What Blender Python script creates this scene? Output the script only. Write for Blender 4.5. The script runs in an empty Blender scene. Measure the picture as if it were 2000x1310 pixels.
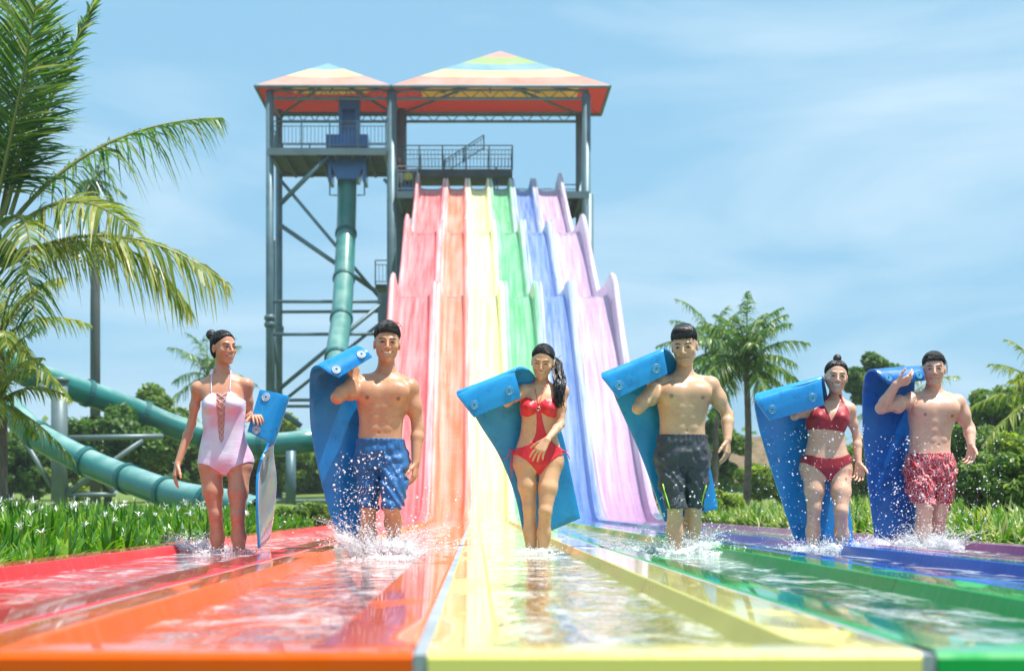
import bpy, math, random
import numpy as np
from mathutils import Vector, Matrix
rng = np.random.default_rng(7)
random.seed(7)
R = math.radians
SC = bpy.context.scene
# ------------------------------------------------------------------ camera
F = 2700.0            # focal length in photo pixels (photo is 2000 wide)
VX, VY = 930.0, 989.0 # vanishing point of the lanes in the photo
HC = 0.32             # eye height over the water
cam_d = bpy.data.cameras.new('camera'); cam = bpy.data.objects.new('camera', cam_d)
SC.collection.objects.link(cam); SC.camera = cam
cam_d.sensor_width = 36; cam_d.lens = F/2000*36
cam_d.shift_x = (1000-VX)/2000; cam_d.shift_y = (VY-655)/2000
cam_d.clip_start = 0.05; cam_d.clip_end = 3000
cam.location = (0, 0, HC); cam.rotation_euler = (R(90), 0, 0)
cam_d.dof.use_dof = True; cam_d.dof.focus_distance = 9.0; cam_d.dof.aperture_fstop = 3.0
# ------------------------------------------------------------------ sky + sun
to_sun = Vector((0.30, -0.10, 0.95)).normalized()
elev = math.asin(to_sun.z); azim = math.atan2(to_sun.x, to_sun.y)
world = bpy.data.worlds.new('World'); SC.world = world; world.use_nodes = True
nt = world.node_tree; nt.nodes.clear()
def wn(t, **k):
    n = nt.nodes.new(t)
    for a, b in k.items(): setattr(n, a, b)
    return n
sky = wn('ShaderNodeTexSky', sky_type='NISHITA', sun_disc=False)
sky.sun_elevation = elev; sky.sun_rotation = azim
sky.air_density = 1.0; sky.dust_density = 1.6; sky.ozone_density = 1.2
bg = wn('ShaderNodeBackground'); bg.inputs[1].default_value = 0.115
out = wn('ShaderNodeOutputWorld')
tc = wn('ShaderNodeTexCoord'); mp = wn('ShaderNodeMapping'); mp.inputs['Scale'].default_value = (1.0, 1.0, 4.5)
no = wn('ShaderNodeTexNoise'); no.inputs['Scale'].default_value = 2.6; no.inputs['Detail'].default_value = 7; no.inputs['Roughness'].default_value = .5
no.inputs['Distortion'].default_value = .5
rp = wn('ShaderNodeValToRGB'); rp.color_ramp.elements[0].position = .42; rp.color_ramp.elements[1].position = .74
rp.color_ramp.elements[0].color = (0, 0, 0, 1); rp.color_ramp.elements[1].color = (.7, .7, .7, 1)
mx = wn('ShaderNodeMixRGB'); mx.inputs[2].default_value = (4.9, 5.9, 6.5, 1)
veil = wn('ShaderNodeMixRGB'); veil.inputs[0].default_value = .84; veil.inputs[2].default_value = (1.85, 3.75, 5.25, 1)
nt.links.new(tc.outputs['Generated'], mp.inputs[0]); nt.links.new(mp.outputs[0], no.inputs[0])
nt.links.new(no.outputs[0], rp.inputs[0]); nt.links.new(rp.outputs[0], mx.inputs[0])
nt.links.new(sky.outputs[0], veil.inputs[1]); nt.links.new(veil.outputs[0], mx.inputs[1])
nt.links.new(mx.outputs[0], bg.inputs[0]); nt.links.new(bg.outputs[0], out.inputs[0])
sun_d = bpy.data.lights.new('sun', 'SUN'); sun_o = bpy.data.objects.new('sun', sun_d); SC.collection.objects.link(sun_o)
sun_d.energy = 4.7; sun_d.angle = R(.5); sun_d.color = (1, .96, .9)
sun_o.rotation_euler = to_sun.to_track_quat('Z', 'Y').to_euler()
SC.view_settings.view_transform = 'Standard'; SC.view_settings.look = 'None'
SC.view_settings.exposure = 0.6; SC.view_settings.gamma = 1; SC.view_settings.use_curve_mapping = False
try:
    SC.cycles.max_bounces = 8; SC.cycles.transparent_max_bounces = 24; SC.cycles.transmission_bounces = 6
    SC.cycles.caustics_reflective = False; SC.cycles.caustics_refractive = False
    SC.cycles.sample_clamp_indirect = 6.0
except Exception: pass
# ------------------------------------------------------------------ helpers
def W(px, py, Y):
    return np.array(((px-VX)*Y/F, Y, HC-(py-VY)*Y/F))
def tag(o, label=None, cat=None, group=None, kind=None):
    if label: o['label'] = label
    if cat: o['category'] = cat
    if group: o['group'] = group
    if kind: o['kind'] = kind
    return o
def empty(name, label, cat, loc=(0, 0, 0), group=None):
    o = bpy.data.objects.new(name, None); SC.collection.objects.link(o); o.location = loc
    o.empty_display_size = .2
    return tag(o, label, cat, group)
def npmesh(name, V, Fs, mats, parent=None, loc=(0, 0, 0), smooth=True, mi=None, attr=None):
    """Fs: list of (n,3)/(n,4) int arrays"""
    if not isinstance(Fs, (list, tuple)): Fs = [Fs]
    Fs = [np.asarray(f, dtype=np.int32) for f in Fs if len(f)]
    V = np.asarray(V, dtype=np.float32)
    me = bpy.data.meshes.new(name)
    me.vertices.add(len(V)); me.vertices.foreach_set('co', V.ravel())
    nl = sum(f.size for f in Fs); npoly = sum(len(f) for f in Fs)
    me.loops.add(nl); me.polygons.add(npoly)
    me.loops.foreach_set('vertex_index', np.concatenate([f.ravel() for f in Fs]))
    tot = np.concatenate([np.full(len(f), f.shape[1], dtype=np.int32) for f in Fs])
    st = np.concatenate([[0], np.cumsum(tot)[:-1]]).astype(np.int32)
    me.polygons.foreach_set('loop_start', st); me.polygons.foreach_set('loop_total', tot)
    if mi is not None: me.polygons.foreach_set('material_index', np.asarray(mi, dtype=np.int32))
    me.polygons.foreach_set('use_smooth', np.full(npoly, bool(smooth)))
    if attr is not None:
        a = me.attributes.new('tint', 'FLOAT', 'POINT'); a.data.foreach_set('value', np.asarray(attr, dtype=np.float32))
    me.update(calc_edges=True)
    if not isinstance(mats, (list, tuple)): mats = [mats]
    for m in mats: me.materials.append(m)
    o = bpy.data.objects.new(name, me); SC.collection.objects.link(o)
    o.location = loc
    if parent: o.parent = parent
    return o
class MB:
    """collects pieces, builds one mesh"""
    def __init__(s): s.V = []; s.F3 = []; s.F4 = []; s.M3 = []; s.M4 = []; s.n = 0
    def add(s, V, Fq, m=0):
        V = np.asarray(V, dtype=np.float32).reshape(-1, 3); Fq = np.asarray(Fq, dtype=np.int64)
        if Fq.size == 0: return s
        if Fq.shape[1] == 3: s.F3.append(Fq+s.n); s.M3.append(np.full(len(Fq), m))
        else: s.F4.append(Fq+s.n); s.M4.append(np.full(len(Fq), m))
        s.V.append(V); s.n += len(V); return s
    def box(s, a, b, m=0):
        x0, y0, z0 = a; x1, y1, z1 = b
        V = [(x0, y0, z0), (x1, y0, z0), (x1, y1, z0), (x0, y1, z0), (x0, y0, z1), (x1, y0, z1), (x1, y1, z1), (x0, y1, z1)]
        return s.add(V, [(0, 3, 2, 1), (4, 5, 6, 7), (0, 1, 5, 4), (1, 2, 6, 5), (2, 3, 7, 6), (3, 0, 4, 7)], m)
    def tube(s, pts, r, n=8, m=0, caps=True, flat=None):
        pts = np.asarray(pts, dtype=float); r = np.broadcast_to(np.asarray(r, dtype=float), (len(pts),))
        T = np.gradient(pts, axis=0); T /= np.linalg.norm(T, axis=1)[:, None]+1e-9
        up = np.array((0, 0, 1.)) if abs(T[0][2]) < .9 else np.array((1., 0, 0))
        V = []; A = np.cross(T[0], up); A /= np.linalg.norm(A)
        th = np.arange(n)/n*2*math.pi
        for i in range(len(pts)):
            A = A-T[i]*A.dot(T[i]); A /= np.linalg.norm(A)+1e-9; B = np.cross(T[i], A)
            V.append(pts[i]+r[i]*(np.cos(th)[:, None]*A+np.sin(th)[:, None]*B*(flat or 1)))
        V = np.concatenate(V); Fq = []
        for i in range(len(pts)-1):
            for j in range(n):
                k = (j+1) % n; Fq.append((i*n+j, i*n+k, (i+1)*n+k, (i+1)*n+j))
        if caps:
            V = np.concatenate([V, pts[:1], pts[-1:]]); c0 = len(V)-2; c1 = c0+1; o = (len(pts)-1)*n
            s.add(V, Fq, m); b = s.n-len(V)
            f3 = [(c0, (j+1) % n, j) for j in range(n)]+[(c1, o+j, o+(j+1) % n) for j in range(n)]
            s.F3.append(np.array(f3)+b); s.M3.append(np.full(len(f3), m)); return s
        return s.add(V, Fq, m)
    def ell(s, c, r, Rm=None, nu=12, nv=8, m=0):
        V = []; 
        for i in range(nv+1):
            ph = math.pi*i/nv
            for j in range(nu):
                t = 2*math.pi*j/nu; V.append((math.sin(ph)*math.cos(t)*r[0], math.sin(ph)*math.sin(t)*r[1], math.cos(ph)*r[2]))
        V = np.array(V)
        if Rm is not None: V = V @ np.array(Rm).T
        V = V+np.array(c); Fq = []
        for i in range(nv):
            for j in range(nu):
                k = (j+1) % nu; Fq.append((i*nu+j, (i+1)*nu+j, (i+1)*nu+k, i*nu+k))
        return s.add(V, Fq, m)
    def data(s):
        V = np.concatenate(s.V); Fs = []; mi = []
        if s.F4: Fs.append(np.concatenate(s.F4)); mi.append(np.concatenate(s.M4))
        if s.F3: Fs.append(np.concatenate(s.F3)); mi.append(np.concatenate(s.M3))
        return V, Fs, np.concatenate(mi)
    def build(s, name, mats, parent=None, smooth=False, loc=(0, 0, 0)):
        V, Fs, mi = s.data()
        return npmesh(name, V-np.array(loc), Fs, mats, parent, loc if parent is None else (0, 0, 0), smooth, mi)
def grid_faces(nu, nv, closed=False):
    i = np.arange(nu-1)[:, None]; j = np.arange(nv if closed else nv-1)[None, :]; k = (j+1) % nv
    return np.stack([i*nv+j, i*nv+k, (i+1)*nv+k, (i+1)*nv+j], -1).reshape(-1, 4)
# ------------------------------------------------------------------ materials
class NT:
    def __init__(s, name):
        s.m = bpy.data.materials.new(name); s.m.use_nodes = True; s.t = s.m.node_tree; s.t.nodes.clear()
        s.out = s.t.nodes.new('ShaderNodeOutputMaterial')
    def n(s, t, ins=None, **k):
        nd = s.t.nodes.new(t)
        for a, b in k.items(): setattr(nd, a, b)
        for a, b in (ins or {}).items():
            if isinstance(b, bpy.types.NodeSocket): s.t.links.new(b, nd.inputs[a])
            else: nd.inputs[a].default_value = b
        return nd
    def link(s, a, b): s.t.links.new(a, b)
    def coord(s, scale=(1, 1, 1), kind='Object'):
        c = s.n('ShaderNodeTexCoord'); m = s.n('ShaderNodeMapping', {0: c.outputs[kind], 'Scale': scale}); return m.outputs[0]
    def noise(s, vec, sc, det=4, rough=.55, dist=0):
        return s.n('ShaderNodeTexNoise', {'Vector': vec, 'Scale': sc, 'Detail': det, 'Roughness': rough, 'Distortion': dist}).outputs[0]
    def ramp(s, fac, stops, interp='LINEAR'):
        r = s.n('ShaderNodeValToRGB', {0: fac}); e = r.color_ramp; e.interpolation = interp
        while len(e.elements) < len(stops): e.elements.new(.5)
        for el, (p, c) in zip(e.elements, stops):
            el.position = p; el.color = (c, c, c, 1) if not hasattr(c, '__len__') else (*c[:3], 1)
        return r.outputs[0]
    def mix(s, f, a, b, bt='MIX'):
        n = s.n('ShaderNodeMixRGB', blend_type=bt)
        for i, v in enumerate((f, a, b)):
            if isinstance(v, bpy.types.NodeSocket): s.link(v, n.inputs[i])
            else: n.inputs[i].default_value = v if i == 0 else (*v[:3], 1)
        return n.outputs[0]
    def math(s, op, a, b=0., c=None):
        n = s.n('ShaderNodeMath', operation=op)
        for i, v in enumerate((a, b) if c is None else (a, b, c)):
            if isinstance(v, bpy.types.NodeSocket): s.link(v, n.inputs[i])
            else: n.inputs[i].default_value = v
        return n.outputs[0]
    def bump(s, h, strength=.3, dist=.01):
        return s.n('ShaderNodeBump', {'Height': h, 'Strength': strength, 'Distance': dist}).outputs[0]
    def done(s, col, rough=.5, normal=None, **k):
        ins = {'Roughness': rough}
        p = s.n('ShaderNodeBsdfPrincipled', ins)
        if isinstance(col, bpy.types.NodeSocket): s.link(col, p.inputs['Base Color'])
        else: p.inputs['Base Color'].default_value = (*col[:3], 1)
        if normal is not None: s.link(normal, p.inputs['Normal'])
        names = {'spec': 'Specular IOR Level', 'metal': 'Metallic', 'coat': 'Coat Weight', 'coatr': 'Coat Roughness', 'sss': 'Subsurface Weight', 'trans': 'Transmission Weight', 'ior': 'IOR', 'alpha': 'Alpha', 'sheen': 'Sheen Weight'}
        for a, b in k.items():
            if isinstance(b, bpy.types.NodeSocket): s.link(b, p.inputs[names[a]])
            else: p.inputs[names[a]].default_value = b
        s.p = p; s.link(p.outputs[0], s.out.inputs[0]); return s.m
def var_mat(name, c, rough=.5, amt=.25, sc=3, bsc=None, bstr=.2, **k):
    """flat colour with gentle mottling and a fine bump"""
    t = NT(name); v = t.coord(); f = t.noise(v, sc, 5)
    col = t.mix(t.ramp(f, [(.3, 0), (.7, 1)]), [x*(1-amt) for x in c], [min(1, x*(1+amt*.6)) for x in c])
    nm = t.bump(t.noise(v, bsc, 4), bstr, .01) if bsc else None
    return t.done(col, rough, nm, **k)
def leaf_mat(name, stops, trans=.35, rough=.45):
    t = NT(name); g = t.n('ShaderNodeNewGeometry'); col = t.ramp(g.outputs['Random Per Island'], stops)
    p = t.n('ShaderNodeBsdfPrincipled', {'Base Color': col, 'Roughness': rough, 'Specular IOR Level': .45})
    hs = t.n('ShaderNodeHueSaturation', {'Color': col, 'Value': 1.5, 'Saturation': 1.1})
    tr = t.n('ShaderNodeBsdfTranslucent', {'Color': hs.outputs[0]})
    mxs = t.n('ShaderNodeMixShader', {0: trans, 1: p.outputs[0], 2: tr.outputs[0]})
    t.link(mxs.outputs[0], t.out.inputs[0]); return t.m
# ------------------------------------------------------------------ the racer slide
P = 0.87; B0 = -.096; RZ = .073; FZ = -.2; YF = 2.357
def lane_mat(name, c, pale=.5):
    t = NT(name); v0 = t.coord(); sx = t.n('ShaderNodeSeparateXYZ', {0: v0})
    slope = t.n('ShaderNodeMapRange', {0: sx.outputs[1], 1: 22.5, 2: 31.0}).outputs[0]
    st = t.noise(t.coord((9, .45, .45)), 1.0, 6, .6)
    st2 = t.noise(t.coord((20, .9, .9)), 1.0, 4, .6); ta = t.n('ShaderNodeAttribute', attribute_name='tint')
    foam = t.ramp(st, [(.38, 0), (.62, 1)])  # churned water together with painted haze and highlights
    foam_and_haze2 = t.ramp(st2, [(.45, 0), (.7, 1)])
    amt = t.math('MULTIPLY_ADD', foam, .16, pale*.21); amt = t.math('MULTIPLY_ADD', foam_and_haze2, .10, amt); amt = t.math('MULTIPLY_ADD', ta.outputs['Fac'], t.math('MULTIPLY_ADD', foam, .22, .13), amt)
    amt = t.math('MULTIPLY', amt, slope)
    dirt = t.ramp(t.noise(v0, 2.2, 5), [(.3, .9), (.7, 1.0)])
    base = t.mix(1.0, c, dirt, 'MULTIPLY')
    # faint wet runs down the walls
    runs = t.ramp(t.noise(t.coord((.5, 30, 1)), 1.0, 3), [(.52, 0), (.7, .09)])
    base = t.mix(runs, base, [min(1, x*.5+.45) for x in c])
    # moulding joints every 2.4 m
    fr = t.math('FRACT', t.math('DIVIDE', sx.outputs[1], 2.4)); seam = t.math('LESS_THAN', fr, .008)
    base = t.mix(t.math('MULTIPLY', seam, .6), base, [x*.45 for x in c])
    # wet steep part whitened by churned water, with haze and highlights painted in
    col = t.mix(amt, base, (.86, .88, .89))
    rough = t.math('MULTIPLY_ADD', foam, .25, .2)
    b = t.bump(t.math('MULTIPLY', t.math('ADD', st, st2), t.math('MULTIPLY_ADD', slope, .9, .1)), .25, .02)
    wet = t.ramp(t.noise(t.coord((2.5, .8, 1)), 1.6, 4, .6, .6), [(.38, .15), (.43, .95)])
    gn = t.n('ShaderNodeNewGeometry'); nz = t.n('ShaderNodeSeparateXYZ', {0: gn.outputs['True Normal']}).outputs[2]; flat = t.math('GREATER_THAN', t.math('ABSOLUTE', nz), .9)
    wet = t.math('MULTIPLY_ADD', t.math('MULTIPLY', wet, flat), .95, .04)
    return t.done(col, rough, b, coat=wet, coatr=.05, spec=.22)
LC = [('red', (.78, .028, .030)), ('orange', (.88, .115, .004)), ('yellow', (.82, .74, .21)), ('green', (.004, .38, .075)), ('blue', (.010, .11, .48)), ('purple', (.33, .09, .30))]
grey_strip = var_mat('grey_joint_sealant', (.33, .38, .42), .5)
def smoothbox(y, v, w, dy):
    k = max(1, int(w/dy)) | 1; pad = k//2
    vp = np.pad(v, pad, mode='edge'); return np.convolve(vp, np.ones(k)/k, mode='valid')
dyy = .08
Yp = np.arange(0, 60, dyy)
Zp = np.interp(Yp, [0, 27, 28.0, 29.2, 34.2, 34.7, 37.6, 38.1, 41.5, 42.0, 44.9, 45.4, 49.6, 50.2, 52],
               [FZ, FZ, .0, .80, 5.35, 5.60, 5.78, 6.1, 8.45, 8.65, 8.82, 9.1, 11.65, 11.85, 11.9])
Zs = smoothbox(Yp, Zp, 1.6, dyy); Zp = smoothbox(Yp, Zp, .35, dyy); Zp = np.where(Yp < 31, Zs, Zp)
def bumpf(y, c, w): return np.exp(-((y-c)/w)**2)
def ridge_h(y):
    s = np.clip((y-26)/4, 0, 1); h = .273*(1-s)+.26*s
    for c in (34.5, 41.8, 49.8): h = h+.13*bumpf(y, c, 1.0)
    return h
def outer_h(y):
    s = np.clip((y-26.0)/3, 0, 1); h = .273*(1-s)+.38*s
    for c, a in ((34.1, .27), (41.5, .20), (49.8, .20)): h = h+a*bumpf(y, c, 1.15)
    return h
def skew(y): return -.30*np.clip((y-28)/22, 0, 1.2)
st_y = np.unique(np.concatenate([np.arange(2.66, 26, .45), np.arange(26, 51.6, .16)]))
slide = empty('racer_slide', 'six lane rainbow racer slide dropping in three humps from the tower into shallow lanes', 'water slide')
lane_edges = []
for k in range(6):
    a = B0+P*(k-2); b = a+P
    nm, c = LC[k]
    gl = gr = .013
    fl, fr = .12, .17
    if k == 0: a -= .28; fl = .17; gl = 0
    if k == 5: b += .24; fr = .2; gr = 0
    lane_edges.append((a, b, fl, fr))
    mat = lane_mat(nm+'_gelcoat', c, {'purple': 1.1, 'yellow': .6}.get(nm, .45))
    rows = []
    def prof(y):
        z0 = np.interp(y, Yp, Zp); hl = outer_h(y) if k == 0 else ridge_h(y); hr = outer_h(y) if k == 5 else ridge_h(y)
        s = float(np.clip((y-26)/3, 0, 1)); X = skew(y)
        f1 = fl*(1-s)+(.085)*s; f2 = fr*(1-s)+(.10)*s; wl = .03*(1-s)+.06*s
        wz = z0+.18*(1-s)+.05*s; ia, ib = a+f1+.012, b-f2-.012; half = (ib-ia)/2
        L_ = [(a+gl, z0+hl-.10), (a+gl, z0+hl-.004), (a+gl+.006, z0+hl), (a+f1*.5+gl*.5, z0+hl+.002+.035*s), (ia-.004, z0+hl), (ia, z0+hl-.004), (ia+wl*.5, z0+hl*.5+wz*.5-z0*.5), (ia+wl, wz)]
        R_ = [(b-gr, z0+hr-.10), (b-gr, z0+hr-.004), (b-gr-.006, z0+hr), (b-f2*.5-gr*.5, z0+hr+.002+.035*s), (ib+.004, z0+hr), (ib, z0+hr-.004), (ib-wl*.5, z0+hr*.5+wz*.5-z0*.5), (ib-wl, wz)]
        cv = (half-wl)*.75; M = [(q_*cv, (1-math.sin(q_*math.pi/2))**1.6*(wz-z0)) for q_ in (.12, .26, .45, .7, 1.)]
        pts = L_+[(ia+wl+u_, z0+w_) for u_, w_ in M]+[(ib-wl-u_, z0+w_) for u_, w_ in M[::-1]]+R_[::-1]
        sq = 1-.09*float(np.clip((y-28)/22, 0, 1.1)); return [((x-.9)*sq+.9+X, y, z) for x, z in pts]
    base = prof(2.66)
    face = [(p[0], YF, -.42) for p in base]; r0 = [(p[0], YF, RZ-.012) for p in base]; r1 = [(p[0], YF+.008, RZ-.002) for p in base]
    rr = [(p[0], YF+.03, RZ) for p in base]; r2 = [(p[0], YF+.13, RZ) for p in base]; r3 = [(p[0], YF+.142, RZ+(min(p[2]+.06, RZ)-RZ)*.35) for p in base]
    r4 = [(p[0], YF+.17, min(p[2]+.02, RZ)) for p in base]
    rows = [face, r0, r1, rr, r2, r3, r4]+[prof(y) for y in st_y]
    V = np.array(rows).reshape(-1, 3); n = len(base)
    Fq = grid_faces(len(rows), n)
    # skirt outside on the outermost lanes
    mb = MB(); mb.add(V, Fq)
    for side, on in ((0, k == 0), (n-1, k == 5)):
        if on:
            e = np.array([r[side] for r in rows[1:]]); lo = e.copy(); sg = -1 if side == 0 else 1
            mid = e.copy(); mid[:, 0] += sg*.03; lo[:, 2] -= .45; lo[:, 0] += sg*.03; m2 = mid.copy()
            mb.add(np.stack([e, mid, lo], 1).reshape(-1, 3), grid_faces(len(e), 3))
    o = mb.build('lane', mat, slide, smooth=True); o['label'] = nm+' slide lane with a shallow water channel at its foot'
    nV = len(o.data.vertices); tv = np.zeros(nV, np.float32); pid = np.arange(len(rows)*n) % n; rid = (np.arange(len(rows)*n)//n-7)
    yy = V[:, 1]; tv[:len(V)] = np.where((pid < 7) | (pid > n-8), 1., 0.)*np.clip((yy-26)/4, 0, 1)
    at_ = o.data.attributes.new('tint', 'FLOAT', 'POINT'); at_.data.foreach_set('value', tv)
    md = o.modifiers.new('edge', 'EDGE_SPLIT'); md.split_angle = R(24)
    if k < 5:
        ys = np.concatenate([[YF+.004], st_y]); hh = np.interp(ys, Yp, Zp)+ridge_h(ys)-.006; xs = (b-.9)*(1-.09*np.clip((ys-28)/22, 0, 1.1))+.9+skew(ys)
        V = np.stack([np.stack([xs-.0125, ys, hh-.3], 1), np.stack([xs-.0125, ys, hh], 1), np.stack([xs+.0125, ys, hh], 1), np.stack([xs+.0125, ys, hh-.3], 1)], 1).reshape(-1, 3)
        mb = MB(); mb.add(V, grid_faces(len(ys), 4)); mb.add(V[:4], [(0, 1, 2, 3)])
        mb.build('joint_strip', grey_strip, slide)
# ------------------------------------------------------------------ water in the lanes
def water_mat():
    t = NT('lane_water'); v = t.coord((1, .75, 1))
    n1 = t.noise(v, 2.4, 3, .5, .8); n2 = t.noise(v, 11, 3, .5, .5); n3 = t.noise(v, 34, 2, .5)
    h = t.math('MULTIPLY_ADD', n2, .32, n1); h = t.math('MULTIPLY_ADD', n3, .07, h)
    b = t.bump(h, .8, .04)
    tr = t.n('ShaderNodeBsdfTransparent', {'Color': (.93, .975, .965, 1)})
    gl = t.n('ShaderNodeBsdfGlossy', {'Color': (1, 1, 1, 1), 'Roughness': .03, 'Normal': b})
    fr = t.n('ShaderNodeFresnel', {'IOR': 1.36, 'Normal': b})
    fr2 = t.math('MINIMUM', t.math('MULTIPLY', fr.outputs[0], 1.0), .72)
    m = t.n('ShaderNodeMixShader', {0: fr2, 1: tr.outputs[0], 2: gl.outputs[0]})
    glare = t.math('MULTIPLY', t.ramp(t.noise(t.coord((2.2, .8, 1)), 2.2, 7, .72, 1.2), [(.49, 0), (.66, 1)]), t.ramp(t.noise(v, 22, 4, .7), [(.35, .10), (.65, .52)]))  # white sky reflections painted on the water as streaky diffuse patches
    df = t.n('ShaderNodeBsdfDiffuse', {'Color': (.92, .95, .96, 1)}); m2 = t.n('ShaderNodeMixShader', {0: glare, 1: m.outputs[0], 2: df.outputs[0]})
    t.link(m2.outputs[0], t.out.inputs[0]); return t.m
mb = MB()
for k, (a, b, fl, fr) in enumerate(lane_edges):
    ys = np.arange(YF+.15, 28.0, .25); xs = np.linspace(a+fl+.019, b-fr-.019, 6)
    V = np.array([(x, y, .022) for y in ys for x in xs]); mb.add(V, grid_faces(len(ys), 6)[:, ::-1])
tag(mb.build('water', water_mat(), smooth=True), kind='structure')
# ------------------------------------------------------------------ ground
def gh(x, y):
    rise = np.interp(y, [0, 14, 30, 60, 200, 1500], [0, 0, .30, .95, 2.5, 3])
    away = np.clip((np.abs(x-.8)-3.6)/2.0, 0, 1)
    return -.36+.28*away+(rise+.0)*away
xs = np.unique(np.concatenate([np.linspace(-900, -30, 14), np.arange(-30, 32, 1.), np.linspace(32, 900, 14)]))
ys = np.unique(np.concatenate([np.arange(-20, 70, 1.5), np.linspace(70, 1500, 16)]))
G = np.array([(x, y, gh(x, y)+(.05*math.sin(x*.7+y*.3) if abs(x-.8) > 6 else 0)) for y in ys for x in xs])
t = NT('lawn'); v = t.coord(); f = t.noise(v, 1.3, 6, .7); f2 = t.noise(v, 22, 4, .7)
col = t.mix(t.ramp(f, [(.3, 0), (.7, 1)]), (.055, .12, .012), (.16, .23, .03)); col = t.mix(t.ramp(f2, [(.35, 0), (.7, .5)]), col, (.22, .26, .05))
gm = t.done(col, .9, t.bump(f2, .6, .05))
tag(npmesh('ground', G, grid_faces(len(ys), len(xs))[:, ::-1], gm), kind='structure')
# ------------------------------------------------------------------ tower
steel = var_mat('grey_galvanised_steel', (.11, .19, .22), .45, .3, 1.5, metal=.25)
steel_l = var_mat('pale_grey_steel', (.15, .205, .215), .45, .25, 1.5, metal=.2)
deckm = var_mat('dark_deck_underside', (.07, .09, .09), .8, .3, 2)
bluem = var_mat('blue_fibreglass', (.004, .12, .40), .3, .2, 2, coat=.3)
YT, YB = 49.0, 51.9
def Wt(px, py, Y=YT): return W(px, py, Y)
tower = empty('slide_tower', 'tall grey steel slide tower with start decks and striped canopy roofs', 'tower', (-1, 51, .6))
tower_loc = np.array((-1, 51, .6))
def tb(mb, name, mat, label=None, smooth=False, par=None):
    V, Fs, mi = mb.data(); o = npmesh(name, V-tower_loc, Fs, mat, par or tower, smooth=smooth, mi=mi)
    if label: o['label'] = label
    return o
gz = .1
def post(px, Y, ytop, r=.13, ring=True):
    p = W(px, ytop, Y); mb = MB(); mb.tube([(p[0], Y, gz), (p[0], Y, p[2])], r, 12)
    for z in (p[2]*.45, 7.0):
        mb.tube([(p[0], Y, z-.12), (p[0], Y, z-.05), (p[0], Y, z+.05), (p[0], Y, z+.12)], [r, r*1.45, r*1.45, r], 12)
    tb(mb, 'post', steel, smooth=True)
for px, Y, yt, r in ((527, YT, 178, .14), (765, YT, 180, .17), (1145, YT, 185, .16), (545, YB, 215, .13), (781, YB, 215, .26), (1131, YB, 220, .13)): post(px, Y, yt, r)
post(533, 50.6, 470, .09); post(1150, YT, 380, .17)
def deck(name, x0, x1, z, th, y0=YT-.2, y1=YB+.2, under=1.0):
    mb = MB(); mb.box((x0, y0, z-.24), (x1, y0+.12, z)); mb.box((x0, y1-.12, z-.24), (x1, y1, z))
    mb.box((x0, y0+.12, z-.2), (x0+.12, y1-.12, z-.01)); mb.box((x1-.12, y0+.12, z-.2), (x1, y1-.12, z-.01))
    tb(mb, 'deck_edge', steel_l)
    mb = MB(); mb.box((x0+.12, y0+.13, z-.12), (x1-.12, y1-.13, z-.05))
    for q in np.linspace(x0+.6, x1-.6, 6): mb.box((q-.05, y0+.13, z-.3), (q+.05, y1-.13, z-.121))
    tb(mb, 'deck', deckm)
X0, X1, X2 = W(524, 0, YT)[0], W(765, 0, YT)[0], W(1150, 0, YT)[0]
deck('deck', X0, X1-.18, W(0, 292, YT)[2], .3)
zD = W(0, 376, YT)[2]
deck('deck', X1+.18, W(822, 0, YT)[0], zD, .3); deck('deck', W(1097, 0, YT)[0], X2, zD, .3)
mb = MB(); mb.box((W(815, 0, YB)[0], YB-1.2, 11.55), (W(1105, 0, YB)[0], YB+.2, 11.68)); tb(mb, 'deck', deckm, 'starting deck at the head of the slide lanes')
zU = W(0, 338, YB)[2]
mb = MB(); mb.box((W(775, 0, YB)[0], YB-.6, zU-.28), (W(1000, 0, YB)[0], YB+.9, zU)); tb(mb, 'landing', deckm)
def railing(p0, p1, h, n, step=.13, name='railing', r=.022):
    p0 = np.array(p0, float); p1 = np.array(p1, float); mb = MB(); up = np.array((0, 0, h)); L = np.linalg.norm(p1-p0)
    mb.tube([p0+up, p1+up], r, 6); mb.tube([p0+up*.82, p1+up*.82], r*.7, 6); mb.tube([p0+up*.12, p1+up*.12], r*.8, 6)
    for i in range(n+1):
        q = p0+(p1-p0)*i/n; mb.tube([q, q+up], r*1.25, 6)
    m = int(L/step)
    for i in range(1, m):
        q = p0+(p1-p0)*i/m; mb.tube([q+up*.12, q+up*.82], r*.42, 4)
    return tb(mb, name, steel)
zL = W(0, 291, YT)[2]; hR = .95
railing((X0+.2, YT-.1, zL), (X1-.2, YT-.1, zL), hR, 4); railing((X0+.1, YB, zL), (X1-.2, YB, zL), hR, 4); railing((X0+.05, YT, zL), (X0+.05, YB, zL), hR, 2)
railing((W(775, 0, YB)[0], YB-.5, zU), (W(1000, 0, YB)[0], YB-.5, zU), .9, 5)
railing((W(775, 0, YB)[0], YB+.8, zU), (W(1000, 0, YB)[0], YB+.8, zU), .9, 5); railing((W(1000, 0, YB)[0], YB-.5, zU), (W(1000, 0, YB)[0], YB+.8, zU), .9, 1)
railing((W(868, 0, YB)[0], YB+.1, zU-.05), (W(945, 0, YB)[0], YB+.1, zU+.9), .55, 2)
railing((X1+.2, YT-.1, zD), (W(815, 0, YT)[0], YT-.1, zD), .9, 1); railing((W(1099, 0, YB)[0], YB, zD), (W(1134, 0, YB)[0], YB, zD), .95, 1)
railing((W(995, 0, YB)[0], YB, 11.68), (W(1098, 0, YB)[0], YB, 11.68), .55, 4)
zM = W(0, 560, YB)[2]
mb = MB(); mb.box((W(735, 0, YB)[0], YB-.6, zM-.12), (W(792, 0, YB)[0], YB+.8, zM)); tb(mb, 'landing', deckm)
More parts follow.
